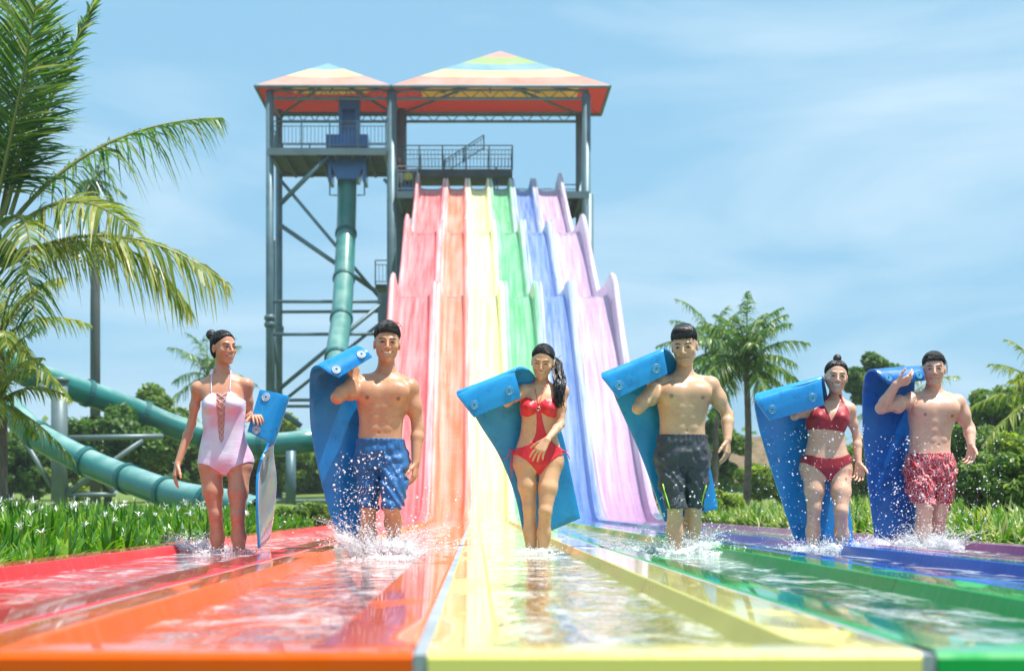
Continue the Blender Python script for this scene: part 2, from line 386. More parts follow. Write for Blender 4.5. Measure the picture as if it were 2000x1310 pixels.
railing((W(735, 0, YB)[0], YB-.5, zM), (W(792, 0, YB)[0], YB-.5, zM), .9, 2)
def beam(a, b, Y, r=.06, Y2=None):
    mb = MB(); mb.tube([W(*a, Y), W(*b, Y2 or Y)], r, 8); tb(mb, 'brace', steel, smooth=True)
beam((640, 305), (548, 398), YT+.1, .09, YT+.2); beam((548, 352), (742, 582), YT+.3); beam((545, 438), (736, 570), YT+.5, .08)
beam((530, 589), (745, 589), YT); beam((546, 609), (747, 608), YB); beam((530, 653), (755, 652), YT); beam((750, 350), (790, 395), YT+.2)
beam((742, 596), (544, 761), YT, .075); beam((752, 624), (562, 776), YT+1.2, .06); beam((530, 781), (755, 781), YT); beam((546, 793), (760, 793), YB)
beam((545, 800), (588, 832), YT+.3, .1); beam((527, 860), (760, 860), YT, .07); beam((752, 700), (775, 640), YT+.3); beam((780, 415), (760, 460), YB, .09)
beam((775, 452), (808, 452), YB, .05); beam((1135, 470), (1150, 440), YT, .09); beam((533, 470), (527, 590), YT+.6, .07); beam((527, 600), (545, 740), YT+.4, .06)
mb = MB(); mb.box((W(738, 0, YT)[0], YT-.05, W(0, 628, YT)[2]), (W(768, 0, YT)[0], YT+.2, W(0, 572, YT)[2])); tb(mb, 'gusset', steel)
# under-roof trusses
def truss(x0, x1, Y, z, h, n):
    mb = MB(); mb.tube([(x0, Y, z), (x1, Y, z)], .055, 6)
    mb.tube([(x0, Y, z+h), (x1, Y, z+h)], .04, 6)
    for i in range(n):
        a = x0+(x1-x0)*i/n; b = x0+(x1-x0)*(i+1)/n; m = (a+b)/2
        mb.tube([(a, Y, z), (m, Y, z+h)], .018, 5); mb.tube([(m, Y, z+h), (b, Y, z)], .018, 5)
    tb(mb, 'truss', steel)
zE = W(0, 170, YT)[2]
for xa, xb in ((X0, X1), (X1, X2)):
    truss(xa, xb, YT, zE-.42, .3, 10); truss(xa, xb, YB, zE-.42, .32, 10)
    mb = MB()
    for xx in (xa, xb): mb.tube([(xx, YT, zE-.3), (xx, YB, zE-.3)], .06, 6)
    c = ((xa+xb)/2, (YT+YB)/2, zE+.75)
    for xx in (xa, xb):
        for yy in (YT, YB): mb.tube([(xx, yy, zE-.2), c], .045, 6)
    for s in (-.5, 0, .5): mb.tube([((xa+xb)/2+s*(xb-xa)*.5, YT, zE-.2), ((xa+xb)/2+s*(xb-xa)*.2, (YT+YB)/2, zE+.5)], .04, 6)
    tb(mb, 'roof_frame', steel)
def fabric(name, c):
    t = NT(name); v = t.coord(); f = t.noise(v, 1.2, 5)
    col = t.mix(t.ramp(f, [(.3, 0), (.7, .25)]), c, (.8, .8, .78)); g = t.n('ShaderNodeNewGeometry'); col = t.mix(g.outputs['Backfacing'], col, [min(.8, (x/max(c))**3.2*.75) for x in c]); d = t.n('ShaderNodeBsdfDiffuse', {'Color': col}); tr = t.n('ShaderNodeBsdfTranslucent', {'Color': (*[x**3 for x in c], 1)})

    m = t.n('ShaderNodeMixShader', {0: .22, 1: d.outputs[0], 2: tr.outputs[0]}); t.link(m.outputs[0], t.out.inputs[0]); return t.m
FB = {'pink': fabric('faded_red_canvas', (.74, .34, .26)), 'yellow': fabric('yellow_canvas', (.82, .68, .36)), 'blue': fabric('blue_canvas', (.24, .46, .52)), 'green': fabric('green_canvas', (.42, .55, .22)), 'top': fabric('rose_canvas', (.76, .42, .36))}
def roof(x0, x1, y0, y1, ze, zt, bands, label):
    """hipped canvas roof; bands = [(fraction up, material)], small overhang valance below"""
    names = [b[1] for b in bands]; ts = [0]+[b[0] for b in bands]; mb = MB(); cx, cy = (x0+x1)/2, (y0+y1)/2
    N = 24
    def ring(tt):
        s = 1-tt; z = ze+(zt-ze)*(tt**1.0); sag = .10*math.sin(math.pi*min(1, tt*1.0))
        pts = []
        for e, (ax, ay, bx, by) in enumerate(((x0, y0, x1, y0), (x1, y0, x1, y1), (x1, y1, x0, y1), (x0, y1, x0, y0))):
            for i in range(6):
                q = i/6; px, py = ax+(bx-ax)*q, ay+(by-ay)*q; w = math.sin(math.pi*q)
                pts.append((cx+(px-cx)*s, cy+(py-cy)*s, z-sag*w*.6))
        return pts
    for i in range(len(bands)):
        sub = np.linspace(ts[i], ts[i+1], 4); V = np.array([ring(min(q, .999)) for q in sub]).reshape(-1, 3)
        mb.add(V, grid_faces(4, 24, True), i)
    o = tb(mb, 'roof', [FB[n] for n in names], label)
    mb = MB(); fr = np.array([(x0, y0, ze), (x1, y0, ze), (x1, y1, ze), (x0, y1, ze)])
    for i in range(4): mb.tube([fr[i]+(0, 0, -.05), fr[(i+1) % 4]+(0, 0, -.05)], .06, 6)
    tb(mb, 'eave', steel)
roof(X0-.42, X1-.03, YT-.3, YB+.35, zE-.02, W(0, 133, 51)[2], [(.42, 'pink'), (.74, 'yellow'), (1, 'blue')], 'smaller canopy roof with pink, yellow and blue bands')
roof(X1+.03, X2+.72, YT-.3, YB+.35, zE-.02, W(0, 109, 51)[2], [(.25, 'pink'), (.46, 'yellow'), (.64, 'blue'), (.82, 'green'), (1, 'top')], 'larger canopy roof with a rose pink peak')
# inner valance: red skirts sloping down inside the eave
# blue starting box of the tube slide
mb = MB(); x0, x1 = W(662, 0, 50.2)[0], W(703, 0, 50.2)[0]; za, zb = W(0, 291, 50.2)[2], W(0, 190, 50.2)[2]
wx0, wx1 = W(669, 0, 50.2)[0], W(694, 0, 50.2)[0]; wz0, wz1 = W(0, 258, 50.2)[2], W(0, 214, 50.2)[2]
mb.box((x0, 50.1, za+.45), (wx0, 50.6, zb)); mb.box((wx1, 50.1, za+.45), (x1, 50.6, zb)); mb.box((wx0, 50.1, wz1), (wx1, 50.6, zb)); mb.box((wx0, 50.1, za+.45), (wx1, 50.6, wz0)); mb.box((wx0, 50.45, wz0), (wx1, 50.6, wz1))
mb.box((W(637, 0, 50)[0], 49.9, za), (W(719, 0, 50)[0], 50.9, za+.45))
tube_top = tower_loc
o = tb(mb, 'start_box', bluem, 'blue starting box on the left deck')
# ------------------------------------------------------------------ teal tube slides
def teal_mat():
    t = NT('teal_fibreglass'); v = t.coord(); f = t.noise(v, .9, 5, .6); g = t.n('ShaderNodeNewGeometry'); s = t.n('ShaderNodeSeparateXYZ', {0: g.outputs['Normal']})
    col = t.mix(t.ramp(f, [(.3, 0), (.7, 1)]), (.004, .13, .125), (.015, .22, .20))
    # white sheen painted into the colour of the top side
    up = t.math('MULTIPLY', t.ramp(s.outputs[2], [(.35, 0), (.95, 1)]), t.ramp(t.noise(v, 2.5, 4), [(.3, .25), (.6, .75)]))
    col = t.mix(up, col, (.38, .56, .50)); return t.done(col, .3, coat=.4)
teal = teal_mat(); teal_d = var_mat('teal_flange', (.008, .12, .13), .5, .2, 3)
def cr(pts, n=12):
    pts = np.array(pts, float); P4 = np.vstack([2*pts[0]-pts[1], pts, 2*pts[-1]-pts[-2]]); o = []
    for i in range(len(pts)-1):
        a, b, c, d = P4[i:i+4]
        for t_ in np.arange(n)/n: o.append(.5*((2*b)+(-a+c)*t_+(2*a-5*b+4*c-d)*t_**2+(-a+3*b-3*c+d)*t_**3))
    o.append(pts[-1]); return np.array(o)
def tube_slide(pts, r, joints, label, extra=None):
    path = cr(pts, 14); base = path[-1].copy(); base[2] = 0; e = empty('tube_slide', label, 'tube slide', base)
    L = np.concatenate([[0], np.cumsum(np.linalg.norm(np.diff(path, axis=0), axis=1))]); cut = np.linspace(0, L[-1], joints+1)
    for i in range(joints):
        q = np.linspace(cut[i], cut[i+1], 9); pp = np.stack([np.interp(q, L, path[:, j]) for j in range(3)], 1)
        if i < joints: 
            q2 = np.linspace(cut[i]-(0.02 if i else 0), cut[i+1], 12); pp = np.stack([np.interp(q2, L, path[:, j]) for j in range(3)], 1)
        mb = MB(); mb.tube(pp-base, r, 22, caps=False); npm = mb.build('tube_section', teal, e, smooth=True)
        if i:
            c = np.stack([np.interp([cut[i]-.09, cut[i]-.02, cut[i]+.05], L, path[:, j]) for j in range(3)], 1)
            mb = MB(); mb.tube(c-base, r*1.12, 22, caps=True); mb.build('flange', teal_d, e, smooth=False)
    return e, path, base
e, _, base = tube_slide([W(678, 345, 50.3), W(677, 420, 50), W(673, 520, 48.5), W(667, 620, 46.3), W(657, 705, 44.2), W(668, 790, 42.5), W(690, 845, 42), W(720, 880, 43)], .35, 6, 'steep teal tube slide dropping from the blue box on the slide tower')
mb = MB(); a = W(645, 306, 49.7); b = W(712, 350, 49.7); zt, zb_ = a[2], b[2]
for (w0, w1, z0, z1) in ((.62, .62, zt, zt-.25), (.62, .38, zt-.25, zb_)):
    cx = (a[0]+b[0])/2; V = []
    for w_, z_ in ((w0, z0), (w1, z1)):
        for sx_, sy_ in ((-1, -1), (1, -1), (1, 1), (-1, 1)): V.append((cx+sx_*w_, 50.1+sy_*.5, z_))
    mb.add(np.array(V)-base, [(0, 1, 5, 4), (1, 2, 6, 5), (2, 3, 7, 6), (3, 0, 4, 7), (0, 3, 2, 1), (4, 5, 6, 7)])
for s in (-1, 1): mb.box(np.array((cx+s*.62-.06, 49.5, zb_-.1))-base, np.array((cx+s*.62+.06, 50.6, zt))-base)
mb.build('inlet_hopper', bluem, e)
mb = MB()
for s in (-1, 1): mb = MB(); mb.tube(np.array([(cx+s*.62, 49.6, zb_), (cx+s*.62, 49.6, zb_-.6), (cx+s*.36, 49.6, zb_-.6)])-base, .03, 6); mb.build('bracket', steel, e)
tube_slide([W(-160, 590, 33), W(-60, 668, 34), W(40, 722, 35), W(150, 760, 36), W(260, 800, 37), W(345, 835, 37.5), W(450, 864, 38), W(540, 868, 38), W(600, 861, 38), W(670, 846, 39), W(730, 800, 41)], .33, 9, 'long closed teal tube slide sloping past the palm trees to the tower')
tube_slide([W(-90, 700, 32), W(-10, 770, 31.5), W(60, 840, 31), W(130, 882, 30.5), W(200, 915, 30), W(270, 942, 29), W(340, 966, 28), W(400, 978, 27.2), W(455, 987, 26.6), W(505, 1002, 26)], .30, 7, 'lower teal tube slide running down behind the lily bed')
# support frame of the tubes
def support():
    Y = 34.0; b = W(116, 1000, Y); e = empty('steel_stand', 'thick grey steel column with angled arms carrying the teal tubes', 'support', b)
    mb = MB(); mb.tube(np.array([(b[0], Y, -.1), W(116, 745, Y)])-b, .2, 14); mb.tube(np.array([W(116, 745, Y), W(116, 738, Y)])-b, .24, 14); mb.build('column', steel_l, e, smooth=True)
    for a, c, r in (((36, 852), (112, 842), .06), ((135, 855), (318, 852), .07), ((50, 862), (100, 950), .06), ((140, 865), (222, 960), .06), ((280, 858), (130, 965), .07), ((130, 966), (225, 965), .06), ((116, 770), (76, 752), .06)):
        mb = MB(); mb.tube(np.array([W(*a, Y-.05), W(*c, Y-.05)])-b, r, 8); mb.build('arm', steel_l, e, smooth=True)
    for px, py, Yq in ((568, 880, 37.2), (540, 885, 37.5)):
        pass
support()
Yq = 37.6; b = W(568, 1000, Yq); e = empty('support_post', 'dark post under the teal tube behind the hedge', 'post', b)
mb = MB(); mb.tube(np.array([b, W(568, 880, Yq)])-b, .14, 10); mb.build('column', steel, e, smooth=True)
mb = MB(); mb.tube(np.array([W(540, 978, Yq), W(640, 978, Yq)])-b, .05, 8); mb.build('cross_bar', steel_l, e)
def slim_palm():
    Yq = 40.; b = W(186, 1000, Yq); e = empty('palm_tree', 'tall slender grey trunk with sparse wispy top behind the big coconut palm', 'palm tree', b)
    mb = MB(); mb.tube(np.array([b-(0, 0, .3), W(186, 600, Yq), W(187, 352, Yq)])-b, [.15, .14, .11], 14); mb.build('trunk', var_mat('weathered_trunk', (.10, .115, .11), .8, .3, 1), e, smooth=True)
    mb = MB(); c = W(187, 355, Yq)-b
    for i, (x1, y1, x2, y2) in enumerate(((175, 310, 158, 292), (200, 320, 215, 345), (210, 350, 245, 382), (170, 345, 150, 372), (195, 300, 212, 300), (180, 340, 168, 395), (205, 365, 222, 398))):
        frond(c, W(x1, y1, Yq)-b, W(x2, y2, Yq)-b, 22, .42, .045, 1200+i, mb, droop=.6)
    mb.build('crown', [palm_leaf, rachis], e)
# ------------------------------------------------------------------ vegetation
def nrm(v): return v/(np.linalg.norm(v, axis=-1, keepdims=True)+1e-9)
def frond(P0, P1, P2, nl, ll, lw, seed, mb, side_bias=(0, 0, 1.), droop=.35, rr=.02, m=0):
    r = np.random.default_rng(seed); P0, P1, P2 = map(lambda q: np.array(q, float), (P0, P1, P2))
    t = np.linspace(0, 1, 20)[:, None]; C = (1-t)**2*P0+2*t*(1-t)*P1+t*t*P2
    mb.tube(C, np.linspace(rr, rr*.2, 20), 5, m=1)
    ts = np.linspace(.14, .995, nl); ts = np.repeat(ts, 2); sg = np.tile([1, -1], nl); tt = ts[:, None]
    B = (1-tt)**2*P0+2*tt*(1-tt)*P1+tt*tt*P2; T = nrm(2*(1-tt)*(P1-P0)+2*tt*(P2-P1))
    S = nrm(np.cross(T, np.array(side_bias))); S *= sg[:, None]
    fwd = .35+.75*ts**1.5; L = ll*np.clip(np.sin(np.pi*(ts*.82+.14))**.7, .25, 1)*r.uniform(.8, 1.1, len(ts))
    D = nrm(S+T*fwd[:, None]+r.normal(0, .12, (len(ts), 3))+np.array((0, 0, .15)))
    dr = droop*r.uniform(.6, 1.5, len(ts))
    Wd = nrm(np.cross(D, np.array((0, 0, 1.))+r.normal(0, .6, (len(ts), 3))))
    segs = [0, .35, .7, 1.0]; wd = [.6, 1., .7, .06]; V = []
    for s_, w_ in zip(segs, wd):
        p = B+D*(L*s_)[:, None]; p = p+np.array((0, 0, -1.))*(dr*L*s_**2)[:, None]
        V.append(p-Wd*lw*w_*.5); V.append(p+Wd*lw*w_*.5)
    V = np.stack(V, 1); n = len(ts); base = np.arange(n)[:, None]*8
    Fq = np.concatenate([base+np.array([[2*k, 2*k+1, 2*k+3, 2*k+2]]) for k in range(3)])
    mb.add(V.reshape(-1, 3), Fq, m)
palm_leaf = leaf_mat('palm_leaf', [(0, (.035, .10, .018)), (.5, (.08, .19, .03)), (.85, (.18, .29, .05)), (1, (.36, .38, .12))], .45, .35)
palm_leaf_y = leaf_mat('sunlit_palm_leaf', [(0, (.09, .17, .02)), (.5, (.22, .30, .04)), (1, (.48, .44, .12))], .45, .35)  # yellower copy of the palm leaf, sunlight painted into its colour
rachis = var_mat('palm_midrib', (.20, .22, .06), .5)
bark = var_mat('palm_bark', (.16, .13, .10), .9, .4, 6, 20, .6)
bark2 = var_mat('tree_bark', (.09, .07, .05), .9, .4, 4, 15, .6)
def palm_trunk(mb, a, b, r0, r1, seed=0):
    n = 26; t = np.linspace(0, 1, n); pts = np.array(a)+(np.array(b)-np.array(a))*t[:, None]; pts[:, 0] += .12*np.sin(t*3)*(t*(1-t))*4*.3
    r = r0+(r1-r0)*t**.7; r = r*(1+.06*(np.arange(n) % 2)); mb.tube(pts, r, 12)
def palm(px, pyc, pyb, Y, L, label, seed, nf=18, lw=.05, nl=34, group='coconut palms'):
    b = W(px, pyb, Y); c = W(px, pyc, Y); e = empty('palm_tree', label, 'palm tree', b, group)
    mb = MB(); palm_trunk(mb, (0, 0, -.3), c-b, .13*L/2.4, .085*L/2.4); mb.build('trunk', bark, e, smooth=True)
    r = np.random.default_rng(seed); mb = MB()
    for i in range(nf):
        az = i*2.399+r.uniform(-.3, .3); q = (i+.5)/nf; el = R(84)-q*R(112)+r.uniform(-.2, .2)
        out = np.array((math.cos(az), math.sin(az), 0)); Li = L*r.uniform(.8, 1.1)
        P1 = c-b+out*Li*.42*math.cos(el)+np.array((0, 0, Li*.55*math.sin(el)+.14*Li))
        P2 = c-b+out*Li*(.45+.5*math.cos(el))+np.array((0, 0, Li*(.98*math.sin(el)-.12-.22*q)))
        frond(c-b, P1, P2, nl, L*.20, lw*.75, seed*100+i, mb, droop=.9)
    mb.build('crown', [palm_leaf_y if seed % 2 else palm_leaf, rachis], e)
    return e
# big coconut palm in front on the left: every visible frond placed
YP = 15.0
def big_palm():
    c = W(-22, 455, YP); b = np.array((c[0]-.35, YP+.1, -.1)); e = empty('palm_tree', 'big coconut palm leaning in at the frame edge with fronds over the mast', 'palm tree', b)
    mb = MB(); palm_trunk(mb, (0, 0, -.2), c-b, .16, .13); mb.build('trunk', bark, e, smooth=True)
    def q(px, py, dy=0): return W(px, py, YP+dy)-b
    fr = [((-15, 430), (30, 240), (70, 10), 90, .70, .028, .15, palm_leaf, (0.1, -1, 0)), ((0, 425), (75, 250), (125, 60), 80, .55, .028, .3, palm_leaf, (0, -.8, .5)), ((-30, 430), (0, 230), (20, -40), 90, .7, .028, .2, palm_leaf, (0, -1, 0)), ((8, 420), (75, 200), (45, -60), 92, .75, .030, .1, palm_leaf, (0.15, -1, 0)), ((20, 420), (95, 180), (200, -25), 70, .5, .03, .25, palm_leaf, (0, -.4, 1)),
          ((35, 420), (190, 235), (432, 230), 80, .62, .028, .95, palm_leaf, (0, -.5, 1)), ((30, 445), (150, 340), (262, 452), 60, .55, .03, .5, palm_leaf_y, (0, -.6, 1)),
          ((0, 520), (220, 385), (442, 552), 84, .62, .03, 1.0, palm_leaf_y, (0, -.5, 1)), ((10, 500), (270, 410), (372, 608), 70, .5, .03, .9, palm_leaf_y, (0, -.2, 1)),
          ((-10, 430), (20, 200), (-40, -30), 80, .7, .03, .2, palm_leaf, (0, -1, .2)), ((0, 430), (60, 120), (110, -60), 60, .62, .03, .3, palm_leaf, (-.3, -.5, 1)),
          ((5, 440), (60, 380), (60, 520), 44, .4, .03, .7, palm_leaf_y, (0, -.5, 1)), ((-20, 470), (-80, 300), (-260, 330), 60, .6, .03, .6, palm_leaf, (0, -.4, 1)),
          ((-20, 470), (-120, 420), (-250, 560), 60, .6, .03, .8, palm_leaf, (0, -.4, 1)), ((0, 500), (60, 470), (70, 640), 50, .45, .03, .7, palm_leaf, (0, -.4, 1))]
    for i, (a, m_, z, nl, ll, lw, dr, mt, sb) in enumerate(fr):
        mb = MB(); dy = ((i*37) % 11-5)*.09
        frond(q(*a), q(*m_, dy), q(*z, dy*2.2), nl, ll, lw, 900+i, mb, sb, dr, .028); mb.build('frond', [mt, rachis], e)
    mb = MB(); r = np.random.default_rng(5)
    for i in range(9):
        d = nrm(r.normal(0, 1, 3)*(1, 1, .4)); mb.ell(q(-12, 480)+d*.16, (.09, .09, .11), nu=12, nv=8)
    mb.build('coconuts', var_mat('green_coconut', (.12, .16, .03), .4), e, smooth=True)
big_palm()
slim_palm()
palm(0, 665, 1010, 17.0, 1.35, 'smaller palm with arching fronds below the big coconut palm', 11, 16, .04, 34)
palm(-5, 790, 1020, 15.0, .95, 'low yellowish palm in front of the tube support column', 13, 14, .035, 30)
palm(1458, 712, 985, 26.0, 1.5, 'full coconut palm with a straight grey trunk behind the grey shorts man', 20, 28, .045, 46)
palm(1395, 690, 985, 33.0, 1.6, 'dimmer coconut palm set back from the full one', 22, 16, .05, 30)
palm(1760, 800, 985, 36.0, 1.7, 'drooping palm half hidden between the two folded mats', 25, 14, .05, 30)
palm(2040, 780, 1000, 20.0, 1.1, 'palm whose frond tips reach in at the edge by the last bushes', 23, 14, .04, 30)
palm(405, 735, 985, 48.0, 2.0, 'distant palm behind the woman in the pink swimsuit', 26, 14, .06, 26)
palm(820, 800, 985, 62.0, 2.0, 'faraway palm mostly hidden behind the tower foot', 28, 12, .06, 24)
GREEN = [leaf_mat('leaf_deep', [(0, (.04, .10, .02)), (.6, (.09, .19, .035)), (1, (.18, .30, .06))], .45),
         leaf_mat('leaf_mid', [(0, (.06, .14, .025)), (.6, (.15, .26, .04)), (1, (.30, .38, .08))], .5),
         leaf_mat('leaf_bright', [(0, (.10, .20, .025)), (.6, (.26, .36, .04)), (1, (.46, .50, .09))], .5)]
def leafcloud(cs, rad, per, size, seed, aspect=.55, up=.3):
    r = np.random.default_rng(seed); cs = np.repeat(np.array(cs), per, 0); rad = np.repeat(np.array(rad), per)
    d = nrm(r.normal(0, 1, (len(cs), 3))); rr = rad*r.uniform(.35, 1.0, len(cs))**.6; p = cs+d*rr[:, None]*np.array((1, 1, .8))
    n = nrm(d*.8+r.normal(0, .6, d.shape)+np.array((0, 0, up))); a = nrm(np.cross(n, r.normal(0, 1, d.shape))); bb = np.cross(n, a)
    s = size*r.uniform(.6, 1.3, len(cs))[:, None]
    V = np.stack([p-a*s, p-bb*s*aspect, p+a*s, p+bb*s*aspect], 1).reshape(-1, 3); return V, np.arange(len(V)).reshape(-1, 4)
def tree(px, pytop, pybot, Y, wpx, label, seed, mat=1, clumps=16, per=120, size=.11, trunk=True, group='trees behind the slides', name='tree', cat='tree', pybase=990):
    s = F/Y; top = W(px, pytop, Y); bot = W(px, pybot, Y); b = W(px, pybase, Y); b[2] = float(gh(b[0], Y))
    e = empty(name, label, cat, b, group); r = np.random.default_rng(seed)
    c = (top+bot)/2-b; rz = (top[2]-bot[2])/2; rx = wpx/s/2; cs = []; rad = []
    for i in range(clumps):
        d = nrm(r.normal(0, 1, 3)); k = r.uniform(.45, .85); cs.append(c+d*np.array((rx, rx*.8, rz))*k); rad.append(r.uniform(.20, .38)*min(rx, rz)+.05)
    V, Fq = leafcloud(cs, rad, per, size, seed); mb = MB(); mb.add(V, Fq)
    mb.build('crown' if trunk else 'foliage', GREEN[mat], e)
    if trunk:
        mb = MB(); t0 = np.array((0, 0, -.2)); k = c*np.array((1, 1, .8)); h = np.linspace(0, 1, 8)[:, None]; pts = t0+(k-t0)*h; pts[:, 0] += .08*np.sin(h[:, 0]*5+seed); w = max(.05, .045*rz*2)
        mb.tube(pts, np.linspace(w*1.3, w*.6, 8), 9)
        for i in range(0, clumps, 2): mb.tube([pts[4+i % 3], (pts[5]+np.array(cs[i]))/2+(0, 0, .1), cs[i]], [w*.5, w*.3, w*.12], 6)
        mb.build('trunk', bark2, e, smooth=True)
    else:
        mb = MB()
        for i in range(5): mb.tube([(0, 0, -.1), np.array(cs[i])*(.5, .5, .5), cs[i]], [.03, .02, .01], 5)
        mb.build('stems', bark2, e)
    return e
TL = [(20, 830, 965, 42, 150, 0, 'dark round tree at the frame edge behind the palms'), (70, 870, 975, 44, 120, 1, 'low leafy tree beside the support column'),
      (205, 790, 950, 36, 230, 0, 'dark broad tree behind the support column'), (300, 742, 950, 42, 170, 1, 'slender feathery tree between mast and first woman'),
      (385, 850, 975, 44, 190, 1, 'mid green tree behind the first woman'), (480, 850, 980, 50, 170, 1, 'rounded tree below the pale tube'),
      (545, 790, 965, 58, 130, 2, 'bright yellow green tree behind the first folded mat'), (620, 865, 975, 60, 200, 1, 'wide tree between the first mat and the second'),
      (700, 850, 985, 64, 150, 0, 'dark tree at the foot of the tower'), (150, 880, 985, 46, 210, 2, 'sunny green tree low behind the column'),
      (1250, 880, 1000, 44, 110, 0, 'dark tree beside the purple lane'), (1305, 860, 990, 46, 130, 1, 'leafy tree hidden by the third mat'),
      (1405, 800, 960, 40, 120, 1, 'mid green tree behind the coconut palm trunk'), (1520, 880, 985, 36, 170, 2, 'yellow green tree right of the coconut palm trunk'),
      (1712, 686, 800, 44, 120, 0, 'taller dark tree above the last folded mat'), (1690, 850, 985, 38, 150, 1, 'leafy tree between the bikini woman and the last mat'),
      (1950, 750, 900, 30, 150, 1, 'tall rounded tree near the frame edge'), (1900, 810, 985, 24, 130, 1, 'leafy shrub tree next to the last man'),
      (1985, 830, 990, 22, 120, 2, 'bright leafy shrub tree at the frame edge'), (1860, 880, 985, 30, 120, 0, 'dark shrub tree behind the floral shorts'),
      (2010, 700, 900, 34, 90, 0, 'dark tree partly outside the frame'), (1790, 900, 985, 40, 150, 1, 'low tree beyond the last man')]
for i, (px, pt, pb, Y, w, m, lab) in enumerate(TL):
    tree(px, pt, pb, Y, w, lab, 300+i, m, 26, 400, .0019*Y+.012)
for i, (px, pt, pb, Y, w, m, lab) in enumerate([(600, 982, 1036, 20, 110, 1, 'clipped hedge bush right of the first mat'), (545, 992, 1036, 19, 70, 1, 'clipped hedge bush left of the other one'), (655, 985, 1030, 22, 80, 2, 'small bright hedge bush beside the second mat'),
        (1400, 955, 1010, 24, 130, 2, 'yellowish bush at the palm trunk'), (1905, 880, 1000, 15.5, 90, 1, 'leafy bush close behind the last man'), (1980, 870, 1000, 14.5, 120, 1, 'dense leafy bush at the frame edge')]):
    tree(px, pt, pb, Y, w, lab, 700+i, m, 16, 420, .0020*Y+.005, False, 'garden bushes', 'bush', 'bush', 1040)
# far treeline mass
r = np.random.default_rng(77); cs = []; rad = []
for i in range(150):
    x = r.uniform(-45, 50); Y = r.uniform(75, 95); h = r.uniform(1.5, 4.2); cs.append((x, Y, 1.2+h*.5)); rad.append(h*.75)
V, Fq = leafcloud(cs, rad, 150, .42, 78); mb = MB(); mb.add(V, Fq); tag(mb.build('distant_woodland', GREEN[1]), 'hazy belt of distant trees closing the horizon', 'woodland', kind='stuff')
# bare little tree
b = W(1872, 1000, 25.); e = empty('bare_tree', 'thin bare trunk with stubby twigs behind the last man', 'tree', b)
mb = MB(); mb.tube(np.array([b, W(1876, 900, 25), W(1872, 825, 25)])-b, [.09, .07, .05], 8)
for a, c in (((1872, 850), (1862, 835)), ((1874, 880), (1850, 872)), ((1874, 870), (1888, 862)), ((1872, 832), (1880, 818))): mb.tube(np.array([W(*a, 25), W(*c, 25)])-b, [.03, .02], 5)
mb.build('trunk', bark2, e)
# far wall / low buildings
def wallbox(px0, px1, pyt, Y, label, col, name='garden_wall', cat='wall'):
    a = W(px0, pyt, Y); b_ = W(px1, 1000, Y); loc = np.array(((a[0]+b_[0])/2, Y, .3)); e = empty(name, label, cat, loc)
    mb = MB(); mb.box(np.array((a[0], Y, -.2))-loc, np.array((b_[0], Y+.3, a[2]))-loc); mb.build('wall', var_mat(name+'_plaster', col, .9, .3, 1.2, 8, .3), e)
    mb = MB(); mb.box(np.array((a[0]-.08, Y-.08, a[2]+.002))-loc, np.array((b_[0]+.08, Y+.38, a[2]+.14))-loc); mb.build('coping', var_mat(name+'_coping', [x*.7 for x in col], .9), e)
wallbox(1232, 1282, 868, 48, 'short olive brown wall beside the purple lane', (.22, .20, .12))
wallbox(1740, 1800, 905, 42, 'tan garden wall behind the last man', (.42, .34, .24))
# thatched hut roof in the far right
b = W(1500, 990, 70); e = empty('thatched_hut', 'low brown thatched hut roof beyond the palm trunk', 'hut', b)
mb = MB(); ap = W(1500, 852, 70)-b; hw = 4.2; zz = 1.2
V = [(-hw, -2, zz), (hw, -2, zz), (hw, 2, zz), (-hw, 2, zz), (-1.4, 0, ap[2]), (1.4, 0, ap[2])]
mb.add(V, [(0, 1, 5, 4), (2, 3, 4, 5)]); mb.add(V, [(1, 2, 5), (3, 0, 4)]); mb.build('roof', var_mat('thatch', (.24, .17, .10), .95, .4, 3, 20, .6), e)
mb = MB()
for sx_ in (-3.4, 0, 3.4): mb.box((sx_-.12, -1.6, -.4), (sx_+.12, -1.4, zz+.1)); mb.box((sx_-.12, 1.4, -.4), (sx_+.12, 1.6, zz+.1))
mb.build('posts', bark2, e)
# lattice stair tower far left
b = W(330, 990, 56); e = empty('stair_frame', 'faint grey steel stair frame beyond the lower tube', 'stair frame', b); mb = MB()
for i in range(9): mb.tube(np.array([W(255+i*16, 940-i*8, 56), W(255+i*16, 905-i*8, 56)])-b, .03, 5)
mb.tube(np.array([W(250, 908, 56), W(400, 835, 56)])-b, .05, 6); mb.tube(np.array([W(250, 942, 56), W(400, 868, 56)])-b, .08, 6); mb.tube(np.array([W(330, 925, 56), W(330, 1000, 56)])-b, .08, 6); mb.tube(np.array([W(270, 955, 56), W(270, 1000, 56)])-b, .08, 6)
mb.build('stair', steel, e)
